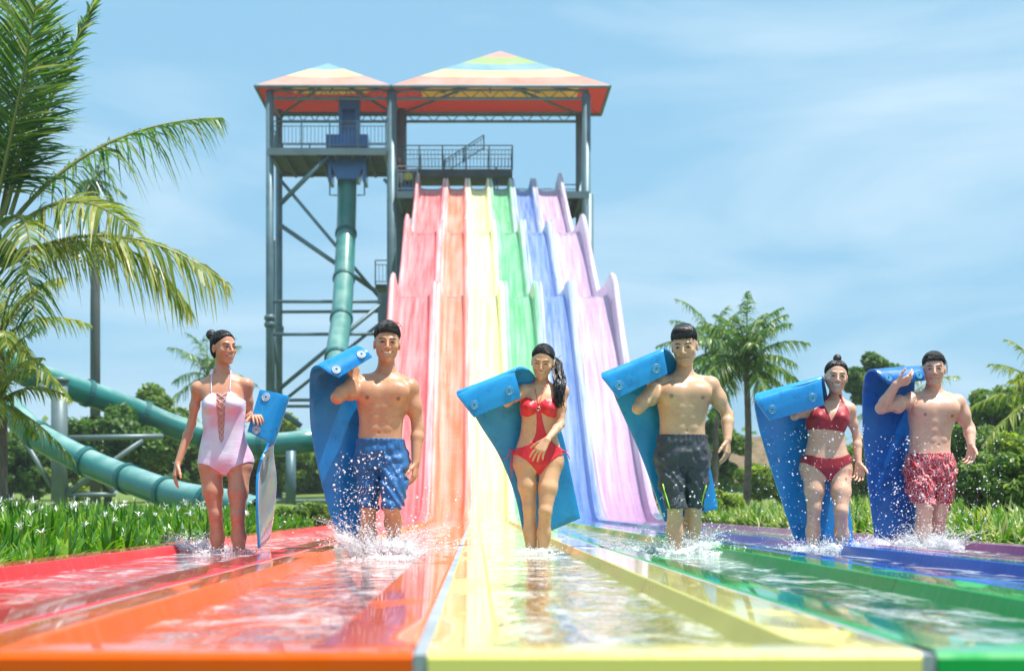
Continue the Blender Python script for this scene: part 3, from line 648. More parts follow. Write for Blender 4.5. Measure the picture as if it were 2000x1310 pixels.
# strap-leaf beds
def blades(pos, nb, L, w, seed, spread=.6):
    r = np.random.default_rng(seed); P = np.repeat(pos, nb, 0); n = len(P); az = r.uniform(0, 2*np.pi, n); sp = r.uniform(.1, 1, n)*spread; L = L*r.uniform(.65, 1.15, n)*(.88+.22*np.sin(P[:, 0]*3.1+1.3*np.sin(P[:, 1]*2.3))+.14*np.sin(P[:, 1]*4.7+P[:, 0]*2))
    out_ = np.stack([np.cos(az), np.sin(az), 0*az], 1); sd = np.stack([-np.sin(az), np.cos(az), 0*az], 1); V = []
    for s_, wf in ((0, .7), (.35, 1), (.7, .8), (1, .08)):
        p = P+out_*(L*sp*s_**1.3)[:, None]; p[:, 2] += L*(s_-.55*sp*s_**2.4); V.append(p-sd*(w*wf*.5)); V.append(p+sd*(w*wf*.5))
    V = np.stack(V, 1); b_ = np.arange(n)[:, None]*8
    return V.reshape(-1, 3), np.concatenate([b_+np.array([[2*k, 2*k+1, 2*k+3, 2*k+2]]) for k in range(3)])
lily = leaf_mat('lily_leaf', [(0, (.03, .13, .012)), (.5, (.10, .27, .02)), (1, (.26, .42, .05))], .35, .3)
varieg = leaf_mat('variegated_leaf', [(0, (.05, .17, .02)), (.45, (.14, .28, .03)), (.8, (.38, .44, .09)), (1, (.55, .54, .26))], .35, .3)
flower = NT('lily_petal').done((.85, .87, .80), .5)
r = np.random.default_rng(31)
XL = lane_edges[0][0]-.1; XR = lane_edges[5][1]+.1
pos = []
while len(pos) < 2100:
    Y = r.uniform(4.2, 21); w = 1.2+Y*.22; x = XL-r.uniform(0, 1)**1.2*w-.12
    pos.append((x, Y, -.12+min(1, (XL-x)/3.)*.10+.004*Y))
pos = np.array(pos); V, Fq = blades(pos, 13, .34, .034, 32, .8); mb = MB(); mb.add(V, Fq)
tag(mb.build('lily_bed', lily), 'dense bed of strap leaved lilies along the red kerb', 'plant bed', kind='stuff')
fl = pos[r.choice(len(pos), 150, False)]; fl = fl+np.stack([r.uniform(-.1, .1, 150), r.uniform(-.1, .1, 150), r.uniform(.26, .38, 150)], 1)
V, Fq = blades(fl, 9, .09, .010, 33, 1.3); mb = MB(); mb.add(V, Fq)
for p in fl[:]: mb.tube([p-(0, 0, .3), p], .004, 4, m=1)
tag(mb.build('spider_lily_flowers', [flower, lily]), 'white spidery lily flowers over the green bed', 'flowers', kind='stuff')
pos = []
while len(pos) < 1300:
    Y = r.uniform(7.5, 26); w = 1.0+Y*.16; x = XR+r.uniform(0, 1)**1.2*w+.12
    pos.append((x, Y, -.12+min(1, (x-XR)/3.)*.12+.006*Y))
pos = np.array(pos); V, Fq = blades(pos, 15, .38, .032, 34, 1.25); mb = MB(); mb.add(V, Fq)
tag(mb.build('variegated_bed', varieg), 'dense bed of yellow striped strap leaves along the purple kerb', 'plant bed', kind='stuff')
# ------------------------------------------------------------------ people: signed-distance bodies -> one continuous mesh each
def surfnets(D, org, h):
    S = D < 0
    c = [S[i:D.shape[0]-1+i, j:D.shape[1]-1+j, k:D.shape[2]-1+k] for i in (0, 1) for j in (0, 1) for k in (0, 1)]
    anyy = np.zeros_like(c[0]); ally = np.ones_like(c[0])
    for q in c: anyy |= q; ally &= q
    act = anyy & ~ally; ijk = np.argwhere(act)
    if not len(ijk): return np.zeros((0, 3)), np.zeros((0, 4), int)
    idx = np.full(act.shape, -1, np.int32); idx[act] = np.arange(len(ijk))
    corner = np.array([(i, j, k) for i in (0, 1) for j in (0, 1) for k in (0, 1)])
    vals = np.stack([D[ijk[:, 0]+a, ijk[:, 1]+b, ijk[:, 2]+c_] for a, b, c_ in corner], 1)
    acc = np.zeros((len(ijk), 3)); cnt = np.zeros(len(ijk))
    for a in range(8):
        for b in range(a+1, 8):
            if np.abs(corner[a]-corner[b]).sum() == 1:
                va, vb = vals[:, a], vals[:, b]; m = (va < 0) != (vb < 0)
                t_ = np.where(m, va/np.where(m, va-vb, 1), 0)
                acc += m[:, None]*(corner[a]+t_[:, None]*(corner[b]-corner[a])); cnt += m
    V = (ijk+acc/cnt[:, None])*h+np.array(org)
    Fs = []
    for ax in range(3):
        sl0 = [slice(1, -1)]*3; sl0[ax] = slice(0, -1); sl1 = list(sl0); sl1[ax] = slice(1, None)
        A = S[tuple(sl0)]; B = S[tuple(sl1)]; m = A != B; e = np.argwhere(m)
        if not len(e): continue
        fl = A[m]; off = np.array([1, 1, 1]); off[ax] = 0; e = e+off
        u, v = (ax+1) % 3, (ax+2) % 3; du = np.zeros(3, int); du[u] = 1; dv = np.zeros(3, int); dv[v] = 1
        g = lambda q: idx[q[:, 0], q[:, 1], q[:, 2]]
        q = np.stack([g(e-du-dv), g(e-dv), g(e), g(e-du)], 1)
        q = np.where(fl[:, None], q, q[:, ::-1]); Fs.append(q[(q >= 0).all(1)])
    return V, np.concatenate(Fs)
class SDF:
    def __init__(s, lo, hi, h):
        s.h = h; s.lo = np.array(lo, float); s.n = np.ceil((np.array(hi)-s.lo)/h).astype(int)+1
        s.D = np.full(s.n, .5, np.float32)
        s.ax = [(s.lo[i]+np.arange(s.n[i])*h).astype(np.float32) for i in range(3)]
    def box(s, lo, hi):
        a = np.clip(np.floor((np.array(lo)-s.lo)/s.h).astype(int), 0, s.n-1); b = np.clip(np.ceil((np.array(hi)-s.lo)/s.h).astype(int)+1, 1, s.n)
        b = np.maximum(b, a+1); return tuple(slice(a[i], b[i]) for i in range(3))
    def g(s, sl): return s.ax[0][sl[0]][:, None, None], s.ax[1][sl[1]][None, :, None], s.ax[2][sl[2]][None, None, :]
    def op(s, sl, d, k, sub=False):
        D = s.D[sl]
        if sub:
            if k > 0: h_ = np.maximum(k-np.abs(D+d), 0)/k; s.D[sl] = np.maximum(D, -d)+h_*h_*k*.25
            else: s.D[sl] = np.maximum(D, -d)
        else:
            if k > 0: h_ = np.maximum(k-np.abs(D-d), 0)/k; s.D[sl] = np.minimum(D, d)-h_*h_*k*.25
            else: s.D[sl] = np.minimum(D, d)
    def cap(s, a, b, ra, rb, k=.01, sub=False, fy=1.):
        a = np.array(a, float); b = np.array(b, float); r = max(ra, rb)+k+.02
        sl = s.box(np.minimum(a, b)-r*max(1, fy), np.maximum(a, b)+r*max(1, fy)); x, y, z = s.g(sl); d = b-a
        L = max(float(d@d), 1e-9); t_ = np.clip(((x-a[0])*d[0]+(y-a[1])*d[1]+(z-a[2])*d[2])/L, 0, 1)
        dist = np.sqrt((x-a[0]-t_*d[0])**2+((y-a[1]-t_*d[1])/fy)**2+(z-a[2]-t_*d[2])**2)-(ra+(rb-ra)*t_)
        s.op(sl, dist, k, sub)
    def chain(s, pts, rs, k=.01):
        for i in range(len(pts)-1): s.cap(pts[i], pts[i+1], rs[i], rs[i+1], k)
    def ell(s, c, r, Rm=None, k=.01, sub=False):
        c = np.array(c, float); r = np.array(r, float); R_ = max(r)+k+.02; sl = s.box(c-R_, c+R_); x, y, z = s.g(sl); x = x-c[0]; y = y-c[1]; z = z-c[2]
        if Rm is not None:
            M = np.array(Rm).T; x, y, z = M[0, 0]*x+M[0, 1]*y+M[0, 2]*z, M[1, 0]*x+M[1, 1]*y+M[1, 2]*z, M[2, 0]*x+M[2, 1]*y+M[2, 2]*z
        k0 = np.sqrt((x/r[0])**2+(y/r[1])**2+(z/r[2])**2); k1 = np.sqrt((x/r[0]**2)**2+(y/r[1]**2)**2+(z/r[2]**2)**2)+1e-6
        s.op(sl, k0*(k0-1)/k1, k, sub)
    def loft(s, zk, wk, dk, xk, yk, k=.0, e=2.4):
        o = np.argsort(zk); zk, wk, dk, xk, yk = (np.array(q, float)[o] for q in (zk, wk, dk, xk, yk))
        sl = s.box((min(xk-wk)-.05, min(yk-dk)-.05, zk[0]-.05), (max(xk+wk)+.05, max(yk+dk)+.05, zk[-1]+.05)); x, y, z = s.g(sl); zz = s.ax[2][sl[2]]
        def sm(v):
            zd = np.linspace(zk[0], zk[-1], 200); vd = np.interp(zd, zk, v); ker = np.hanning(25); ker /= ker.sum(); vd = np.convolve(np.pad(vd, 12, mode='edge'), ker, 'valid'); return np.interp(zz, zd, vd)[None, None, :].astype(np.float32)
        w, dd, cx, cy = sm(wk), sm(dk), sm(xk), sm(yk)
        rho = ((np.abs(x-cx)/w)**e+(np.abs(y-cy)/dd)**e)**(1/e); d = (rho-1)*np.minimum(w, dd)
        d = np.maximum(d, np.maximum(z-zk[-1], zk[0]-z)); s.op(sl, d, k)
    def at(s, p):
        q = np.clip(np.round((np.array(p)-s.lo)/s.h).astype(int), 0, s.n-1); return float(s.D[tuple(q)])
    def hit(s, p, d, L=.35, off=.0):
        p = np.array(p, float); d = np.array(d, float); d /= np.linalg.norm(d)
        for i in range(int(L/.001)):
            if s.at(p+d*i*.001) < 0: return p+d*(i*.001-off)
        return None
    def mesh(s, D=None):
        D = s.D if D is None else D; m = D < .02; 
        if not m.any(): return np.zeros((0, 3)), np.zeros((0, 4), int)
        lo = [np.argmax(m.any(axis=tuple(j for j in range(3) if j != i))) for i in range(3)]
        hi = [m.shape[i]-np.argmax(m.any(axis=tuple(j for j in range(3) if j != i))[::-1]) for i in range(3)]
        sl = tuple(slice(max(0, lo[i]-2), min(m.shape[i], hi[i]+2)) for i in range(3))
        return surfnets(D[sl], s.lo+np.array([q.start for q in sl])*s.h, s.h)
def poly2(s, pts, sl=None):
    """signed distance to a polygon in (x, z), as array (nx,1,nz)"""
    x = s.ax[0][:, None]; z = s.ax[2][None, :]; P_ = np.array(pts, float); n = len(P_); d2 = np.full((len(s.ax[0]), len(s.ax[2])), 1e9); ins = np.zeros(d2.shape, bool)
    for i in range(n):
        a = P_[i]; b = P_[(i+1) % n]; e = b-a; wx = x-a[0]; wz = z-a[1]; t_ = np.clip((wx*e[0]+wz*e[1])/(e@e+1e-12), 0, 1)
        d2 = np.minimum(d2, (wx-e[0]*t_)**2+(wz-e[1]*t_)**2)
        c = ((a[1] <= z) != (b[1] <= z)); 
        with np.errstate(divide='ignore', invalid='ignore'): xi = a[0]+(z-a[1])/(b[1]-a[1]+1e-12)*e[0]
        ins ^= c & (x < xi)
    d = np.sqrt(d2); return np.where(ins, -d, d)[:, None, :].astype(np.float32)
def smooth_mesh(V, Fq, it=1, lam=.5):
    for _ in range(it):
        A = np.zeros_like(V); C = np.zeros(len(V))
        for a, b in ((0, 1), (1, 2), (2, 3), (3, 0)):
            np.add.at(A, Fq[:, a], V[Fq[:, b]]); np.add.at(C, Fq[:, a], 1); np.add.at(A, Fq[:, b], V[Fq[:, a]]); np.add.at(C, Fq[:, b], 1)
        V = V+lam*(A/np.maximum(C, 1)[:, None]-V)
    return V
def skin_mat(name, c, dark):
    t = NT(name); v = t.coord(); a = t.n('ShaderNodeAttribute', attribute_name='tint')
    f = t.noise(v, 7, 6, .7); f2 = t.noise(v, 260, 3); f3 = t.noise(v, 55, 4, .7)
    col = t.mix(t.ramp(f, [(.32, 0), (.70, 1)]), [c[0]*.90, c[1]*.78, c[2]*.74], [c[0]*1.06, c[1]*1.08, c[2]*1.08]); col = t.mix(t.ramp(f3, [(.5, 0), (.75, .22)]), col, [c[0]*.8, c[1]*.55, c[2]*.5]); col = t.mix(a.outputs['Fac'], col, dark)
    rg = t.ramp(t.noise(v, 30, 5), [(.35, .22), (.65, .50)])
    h_ = t.math('MULTIPLY_ADD', f2, .4, f3)
    return t.done(col, rg, t.bump(h_, .22, .003), sss=.10, spec=.5, coat=.05, coatr=.2)
def cloth_mat(name, c, rough=.6, fold=.5, wet=0.):
    t = NT(name); v = t.coord((1, 1, .45)); f = t.noise(v, 16, 4, .6, 1.2); v2 = t.coord(); col = t.mix(t.ramp(f, [(.3, 0), (.7, 1)]), [x*.78 for x in c], [min(1, x*1.12) for x in c])
    h_ = t.math('MULTIPLY_ADD', t.noise(v2, 500, 2), .05, f); return t.done(col, rough, t.bump(h_, fold, .02), sheen=.1, coat=wet, coatr=.2)
def hair_mat():
    t = NT('wet_black_hair'); v = t.coord((90, 90, 8)); f = t.noise(v, 1.5, 5, .6, .8)
    return t.done(t.mix(f, (.004, .004, .005), (.020, .015, .012)), .26, t.bump(f, .8, .006), spec=.4, coat=.35, coatr=.15)
hairm = hair_mat(); hairb = NT('black_scalp_hair').done((.010, .008, .007), .6, spec=.15); tiem = var_mat('red_hair_tie', (.25, .02, .02), .6)
browm = NT('dark_brow').done((.030, .018, .013), .8); eyew = NT('eye_white').done((.36, .31, .29), .3); teethm = NT('teeth').done((.80, .76, .70), .25); lipm = NT('lips').done((.50, .14, .12), .4)
irism = NT('dark_iris').done((.015, .008, .005), .1, coat=.8)
def rot(yaw=0, pitch=0, roll=0):
    """yaw>0 turns the face to picture right, pitch>0 looks down, roll>0 tips the crown to picture right"""
    return np.array(Matrix.Rotation(R(roll), 3, 'Y') @ Matrix.Rotation(R(yaw), 3, 'Z') @ Matrix.Rotation(R(pitch), 3, 'X'))
def do_hand(B, w, d, n, side, curl, sc=1., splay=.09, thumb=None):
    d = nrm(np.array(d, float)); n = np.array(n, float); n = nrm(n-d*n.dot(d)); t_ = nrm(np.cross(d, n))*side; w = np.array(w, float)
    Ls = (.074, .083, .077, .060); kn = []
    for j in range(4):
        k_ = w+d*(.088, .092, .087, .078)[j]*sc+t_*(.031-.0205*j)*sc; kn.append(k_)
        B.cap(w+d*.005+t_*(.012-.008*j)*sc, k_-n*.002, .0135*sc, .0115*sc, .012)
    for j in range(4):
        a = kn[j]; dd = nrm(d+t_*splay*(1.5-j)*1.3); ang = 0.
        for q, (fr_, r0, r1) in enumerate(((.46, .0092, .0083), (.31, .0083, .0076), (.23, .0076, .0062))):
            ang += curl*(.75+.12*j)*(1, 1.1, .7)[q]; ax_ = dd*math.cos(ang)+n*math.sin(ang)
            b = a+ax_*Ls[j]*fr_*sc; B.cap(a, b, r0*sc, r1*sc, .003 if q == 0 else .002); a = b
    td = nrm(d*.72+t_*.70+n*.28) if thumb is None else nrm(np.array(thumb, float)); a = w+d*.018*sc+t_*.020*sc
    for Lq, r0, r1 in ((.043, .0145, .0115), (.034, .0110, .0098), (.026, .0096, .0078)):
        b = a+td*Lq*sc; B.cap(a, b, r0*sc, r1*sc, .006); a = b; td = nrm(td+d*.22+n*.12*curl)
def person(sp):
    Y0 = sp['Y']; x0 = W(sp['x'], 0, Y0)[0]; org = np.array((x0, Y0, 0.)); s = F/Y0; male = sp['male']; sc = sp.get('sc', 1.)
    def q(px, py, dy=0.): return W(px, py, Y0+dy)-org
    def zz(py): return HC-(py-VY)/s
    def xx(px): return (px-VX)/s-x0
    def pr(px, py): return np.array((xx(px), -.35, zz(py)))
    e = empty('person', sp['label'], 'person', org)
    h = sp.get('h', .0033); B = SDF(sp['lo'], (*sp['hi'][:2], zz(sp['head'][1])+.20), h)
    # torso
    T = sp['torso']; B.loft([zz(t_[0]) for t_ in T], [(t_[2]-t_[1])/2/s for t_ in T], [t_[3] for t_ in T], [xx((t_[1]+t_[2])/2) for t_ in T], [t_[4] for t_ in T])
    zc = zz(sp['crotch']); ch = sp['chest']; cx, cz = xx(ch[0]), zz(ch[1]); tw = ch[2]/s/2; yf = ch[3]
    if male:
        for sg in (-1, 1):
            B.ell((cx+sg*tw*.50, yf+.028, cz+.012), (tw*.50, .038, .060), k=.034)
            B.ell((cx+sg*tw*.66, .02, cz-.01), (.045, .080, .11), k=.03)
        nz = zz(sp['navel'][1]); nx = xx(sp['navel'][0])
        for i in range(3): 
            z_ = cz-.075-.062*i
            if z_ > nz-.02:
                for sg in (-1, 1):
                    a = B.hit((nx*.5+cx*.5+sg*.034, -.3, z_), (0, 1, 0))
                    if a is not None: B.ell(a+(0, .0205, 0), (.034, .022, .030), k=.012)
    else:
        b_ = sp['bust']
        for px, py, r_ in b_: 
            a = B.hit(pr(px, py), (0, 1, 0), .5); B.ell(a+np.array((0, .030, 0)), (r_*1.0, .060+r_*.22, r_*.98), k=.03)
    if sp.get('navel'):
        a = B.hit(pr(*sp['navel']), (0, 1, 0), .5)
        if a is not None: B.ell(a+(0, -.001, 0), (.0065, .011, .008), k=.008, sub=True)
    for sg in (-1, 1): B.ell((xx(sp['hipx'])+sg*.075, .055, zc+.075), (.088, .085, .095), k=.04)
    # collar bones and trapezius
    nb = q(*sp['neck'], .02); hd = sp['head']; hc = q(hd[0], hd[1], hd[2]); hs = hd[3]; HR = rot(hd[4][0]-math.degrees(math.atan2(x0, Y0)), *hd[4][1:])
    def hp(x, y, z): return hc+HR @ (np.array((x, y, z))*hs)
    # legs, each blended with the torso on its own
    Bt = B.D.copy(); res = None
    for hip, knee, ank, rads, foot in sp['legs']:
        B.D = Bt.copy(); H_, K_, A_ = q(*hip), q(*knee), q(*ank); r0, r1, r2, r3, r4 = rads
        mid = (H_+K_)/2+(0, -.008, 0); B.cap(H_, mid, r0, r1, .03, fy=1.08); B.cap(mid, K_, r1, r2*.93, .02, fy=1.05)
        B.cap(K_+(0, -.020, .004), K_+(0, -.020, -.012), r2*.50, r2*.46, .03)
        cf = K_+(A_-K_)*.36+(0, .014, 0); B.cap(K_, cf, r2*.92, r3*.98, .02); B.cap(cf, A_, r3, r4, .03)
        fd = nrm(np.array(foot, float)); B.cap(A_+(0, .035, -.03), A_+(0, .0, -.02), .028, .034, .02); B.cap(A_+(0, 0, -.035), A_+fd*.10+(0, 0, -.055), .034, .030, .03); B.cap(A_+fd*.10+(0, 0, -.055), A_+fd*.165+(0, 0, -.06), .033, .022, .02)
        res = B.D.copy() if res is None else np.minimum(res, B.D)
    B.D = res
    TL_ = B.D.copy()   # torso + legs, what garments follow
    B.chain([nb+(0, .012, -.07), nb+(0, .01, 0), hp(0, .030, -.04)], [.070 if male else .052, sp['neckr']*.97, sp['neckr']*.90], .03)
    for i, A in enumerate(sp['arms']):
        S, E_, Wr = q(*A['s']), q(*A['e']), q(*A['w']); ra, rb, rc, rd = A['r']
        B.cap(nb+(0, .025, -.012), S+(0, .01, .012), sp['trap'], ra*.70, .035); a = nb+(0, -.045 if male else -.035, -.045); B.cap(a+(S-a)*.1, S+(0, -.02, .008), .012, .012, .022)
        B.ell(S+(0, 0, -.004), (ra*1.12, ra*1.12, ra*1.15), k=.03)
        m_ = S+(E_-S)*.5; B.cap(S, m_, ra*.93, rb*1.02, .03); B.cap(m_, E_, rb*1.02, rb*.84, .02)
        ar = B.D
        f_ = E_+(Wr-E_)*.28; B.cap(E_, f_, rb*.86, rc, .02); B.cap(f_, Wr, rc, rd, .015)
        if male: B.ell(S+(E_-S)*.45+(0, -.01, 0), (rb*1.05, rb*1.12, rb*1.5), k=.03)
        do_hand(B, Wr, A['d'], A['n'], A['side'], A['curl'], A.get('sc', .95 if male else .88), A.get('splay', .09), A.get('thumb'))
    # head
    kh = .018*hs
    B.ell(hp(0, .014, .034), np.array((.0715, .090, .076))*hs, HR, kh)
    B.ell(hp(0, -.022, -.022), np.array((.0635, .062, .078))*hs, HR, .02); jw = sp.get('jaw', 1.)
    B.ell(hp(0, -.030, -.070), np.array((.042*jw, .048, .036))*hs, HR, .018); B.ell(hp(0, -.066, -.096), np.array((.019*jw, .015, .014))*hs, HR, .018)
    for sg in (-1, 1):
        B.ell(hp(sg*.036, -.056, -.022), np.array((.021, .018, .018))*hs, HR, .016)
        B.cap(hp(sg*.046*jw, .0, -.052), hp(sg*.026*jw, -.052, -.088), .012*hs, .011*hs, .014)
    B.cap(hp(-.030, -.074, .022), hp(.030, -.074, .022), .0080*hs, .0080*hs, .014)
    for sg in (-1, 1): B.ell(hp(sg*.030, -.095, .001), np.array((.018, .0135, .0095))*hs, HR, .012, sub=True)
    for sg in (-1, 1): B.ell(hp(sg*.031, -.070, -.001), np.array((.015, .0105, .009))*hs, HR, .006)
    B.cap(hp(0, -.082, .010), hp(0, -.101, -.024), .0070*hs, .0088*hs, .009); B.ell(hp(0, -.101, -.028), np.array((.0095, .0085, .008))*hs, HR, .006)
    for sg in (-1, 1): B.ell(hp(sg*.0125, -.091, -.030), np.array((.007, .009, .0065))*hs, HR, .005)
    smile = sp.get('smile', 1.); mz = -.058
    def mouth(u, dz=0., y=-.120):
        a = hp(u*(.027+.004*(smile > 1)), y, mz+dz+smile*.0085*abs(u)**1.6); d_ = HR @ np.array((0, 1., 0)); p_ = B.hit(a, d_, .09); return p_ if p_ is not None else a+d_*.04
    mo = [mouth(u) for u in np.linspace(-1, 1, 9)]; up = HR @ np.array((0, 0, 1.)); fw = HR @ np.array((0, -1., 0))
    for i in range(8):
        w_ = 1-abs((i-3.5)/4)**2; B.cap(mo[i]+up*(.0045+smile*.002), mo[i+1]+up*(.0045+smile*.002), .0028+.0015*w_, .0028+.0015*w_, .004); B.cap(mo[i]-up*(.005+smile*.003)*w_, mo[i+1]-up*(.005+smile*.003)*w_, .003+.002*w_, .003+.002*w_, .004)
    for sg in (-1, 1):
        B.ell(hp(sg*.070, .012, -.008), np.array((.010, .016, .027))*hs, HR @ rot(sg*12), .005); B.ell(hp(sg*.080, .006, -.006), np.array((.005, .009, .016))*hs, HR @ rot(sg*18), .004, sub=True)
    # small face pieces joined into the body mesh
    ex = MB(); d_ = HR @ np.array((0, 1., 0))
    def face(u, v, off=.001):
        a = hp(u, -.13, v); p_ = B.hit(a, d_, .1); return (p_ if p_ is not None else hp(u, -.08, v))+fw*off
    op_ = sp.get('eye', .35)
    for sg in (-1, 1):
        ex.tube([face(sg*u, v, .0) for u, v in ((.013, .0195), (.022, .0245), (.033, .0260), (.042, .0230), (.048, .0185))], np.array([.0026, .0040, .0040, .0032, .0014])*hs, 6, m=1)
        ex.tube([face(sg*u, v, .0005) for u, v in ((.0155, -.0005), (.022, .0040), (.031, .0058), (.039, .0042), (.047, .0))], np.array([.0012, .0027, .0032, .0030, .0012])*hs, 6, m=1)
        if op_ > 0:
            ex.tube([face(sg*u, v, -.0005) for u, v in ((.019, .0008), (.025, .0016), (.031, .0020), (.037, .0016), (.043, .0006))], np.array([.0010, .0032, .0038, .0032, .0010])*hs*(.5+op_), 6, m=2)
            g = sp.get('gaze', (0, 0)); ex.ell(face(sg*.031+g[0], .0014+g[1], .0012), np.array((.0062, .0040, .0046+.003*op_))*hs, HR, 10, 6, m=3)
        ex.ell(face(sg*.0055, -.0345, -.001), np.array((.0032, .002, .002))*hs, HR, 8, 5, m=1)
    if sp.get('teeth', 1):
        ex.tube([m_+up*(.0005)+fw*.0020 for m_ in mo[1:-1]], np.array([.0020, .0038, .0050, .0054, .0050, .0038, .0020])*hs, 6, m=4)
        ex.tube([m_-up*.0030*(1-abs((i-3)/4)**2)+fw*.0008 for i, m_ in enumerate(mo[1:-1])], np.array([.0018, .003, .0034, .0036, .0034, .003, .0018])*hs, 6, m=1)
    else: ex.tube([m_+fw*.0016 for m_ in mo[1:-1]], np.array([.0012, .0022, .0027, .0030, .0027, .0022, .0012])*hs, 6, m=1)
    V, Fq = B.mesh(); V = smooth_mesh(V, Fq, 1, .35)
    tint = np.zeros(len(V))
    lipc = np.array(mo)
    lip_amt = .75 if not male else .6
    near = np.where((np.abs(V-hc) < .14).all(1))[0]
    if len(near):
        dd = np.min(np.linalg.norm(V[near][:, None]-lipc[None], axis=2), 1); tint[near] = np.maximum(tint[near], lip_amt*np.clip((.0070*hs-dd)/.0025, 0, 1))
        for sg in (-1, 1):
            c_ = hp(sg*.036, -.078, -.024); tint[near] = np.maximum(tint[near], .14*np.clip(1-np.linalg.norm(V[near]-c_, axis=1)/.03, 0, 1))
    for px, py in sp.get('nip', []):
        a = B.hit(pr(px, py), (0, 1, 0), .5)
        if a is not None: dd = np.linalg.norm(V-a, axis=1); tint = np.maximum(tint, .75*np.clip((.0145-dd)/.004, 0, 1)); V[:, 1] -= .003*np.clip((.005-dd)/.003, 0, 1)
    eV, eF, em = ex.data(); body_n = len(V)
    Vall = np.concatenate([V, eV]); Fall = [np.concatenate([Fq, eF[0]+body_n])]; mi = np.concatenate([np.zeros(len(Fq), int), em[:len(eF[0])]])
    if len(eF) > 1: Fall.append(eF[1]+body_n); mi = np.concatenate([mi, em[len(eF[0]):]])
    tint = np.concatenate([tint, np.zeros(len(eV))])
    npmesh('body', Vall, Fall, [skin_mat('skin', sp['skin'], sp['dark']), browm, eyew, irism, teethm], e, mi=mi, attr=tint)
    # hair
    def hairpiece(fn, name='hair', mat=hairb, lo=(-.15, -.16, -.30), hi=(.15, .18, .20), hh=.0024, amp=.0007):
        G_ = SDF(hc+np.array(lo)*hs, hc+np.array(hi)*hs, hh); fn(G_); X, Y_, Z_ = np.meshgrid(*[a_.astype(np.float32) for a_ in G_.ax], indexing='ij')
        rel = np.stack([X-hc[0], Y_-hc[1], Z_-hc[2]], -1) @ HR; an = np.arctan2(rel[..., 0], rel[..., 2]+.02*hs+1e-6)
        if amp > 0: G_.D += amp*np.sin(an*44+5*rel[..., 1]/.1)+amp*.6*np.sin(an*83-rel[..., 1]*60+1.3)
        Vh, Fh = G_.mesh(); 
        if len(Vh): return npmesh(name, Vh, Fh, mat, e)
    sp['hair'](e, hp, HR, hs, hairpiece, B, q)
    # garments
    def garment(poly_list, off, name, mat, base=TL_, cut=None, ydir=0):
        Pm = None
        for pl in poly_list: d__ = poly2(B, [(xx(a), zz(b)) for a, b in pl]); Pm = d__ if Pm is None else np.minimum(Pm, d__)
        for pl in (cut or []): Pm = np.maximum(Pm, -poly2(B, [(xx(a), zz(b)) for a, b in pl]))
        D = np.maximum(base-off, Pm); D = np.maximum(D, -(base+.012)); 
        if ydir: D = np.maximum(D, (B.ax[1][None, :, None])*ydir)
        Vg, Fg = B.mesh(D); Vg = smooth_mesh(Vg, Fg, 1, .4); return npmesh(name, Vg, Fg, mat, e)
    def strap(pts, r_, name, mat, surf=True, off=.001):
        P_ = []
        for p_ in pts:
            if len(p_) == 3: P_.append(q(*p_)); continue
            a = B.hit(pr(p_[0], p_[1]), (0, 1, 0), .5, off); P_.append(a if a is not None else q(p_[0], p_[1], 0))
        mb = MB(); P_ = np.array(P_); mb.tube(cr(P_, 4) if len(P_) > 2 else P_, r_, 6, flat=.6); return mb.build(name, mat, e, smooth=True)
    sp['wear'](e, B, TL_, q, xx, zz, garment, strap, s)
    return e, B
def shorts(e, B, TL_, q, xx, zz, spec, mat, trim=None):
    """spec: waist (py, l, r), hips (py, l, r, depth), legs [(x,py,r) x3], hem cut"""
    G_ = SDF(B.lo, (B.lo+(B.n-1)*B.h), B.h); 
    w = spec['torso']; G_.loft([zz(t_[0]) for t_ in w], [(xx(t_[2])-xx(t_[1]))/2 for t_ in w], [t_[3] for t_ in w], [xx((t_[1]+t_[2])/2) for t_ in w], [t_[4] for t_ in w], e=2.3)
    base = G_.D.copy(); res = None
    for leg in spec['legs']:
        G_.D = base.copy()
        for i in range(len(leg)-1):
            a, b = leg[i], leg[i+1]; G_.cap(q(a[0], a[1], a[3]), q(b[0], b[1], b[3]), a[2], b[2], .035, fy=1.12)
        hm = leg[-1]; pz = zz(hm[1]); X = G_.ax[0][:, None, None]; Z = G_.ax[2][None, None, :]
        hem = (pz-Z)+(X-xx(hm[0]))*spec.get('slant', 0.)
        G_.D = np.maximum(G_.D, hem); res = G_.D.copy() if res is None else np.minimum(res, G_.D)
    X = G_.ax[0][:, None, None]; Yy = G_.ax[1][None, :, None]; Z = G_.ax[2][None, None, :]; zt = zz(w[0][0])
    fade = np.clip((zt-Z)/.10, 0, 1)
    fold = .0042*np.sin(X*70+7*np.sin(Z*14+X*9)+Yy*30)+.0036*np.sin(Z*62+X*26+4*np.sin(X*19+Yy*12))+.0026*np.sin(X*130-Z*40+3*np.sin(Z*31))
    gather = .0022*np.sin(X*210+Yy*160)*np.clip(1-np.abs(zt-.02-Z)/.05, 0, 1)
    zh = zz(min(l[-1][1] for l in spec['legs'])); cov = np.maximum(np.maximum(TL_-.009, Z-zt), zh-Z)
    res = np.minimum(res, cov+0*X)
    D = res+fold.astype(np.float32)*fade*spec.get('fold', 1.)+gather.astype(np.float32); D = np.minimum(D, cov+.003); D = np.maximum(D, Z-zt)
    V, Fq = B.mesh(D); V = smooth_mesh(V, Fq, 1, .35); return npmesh('shorts', V, Fq, mat, e)
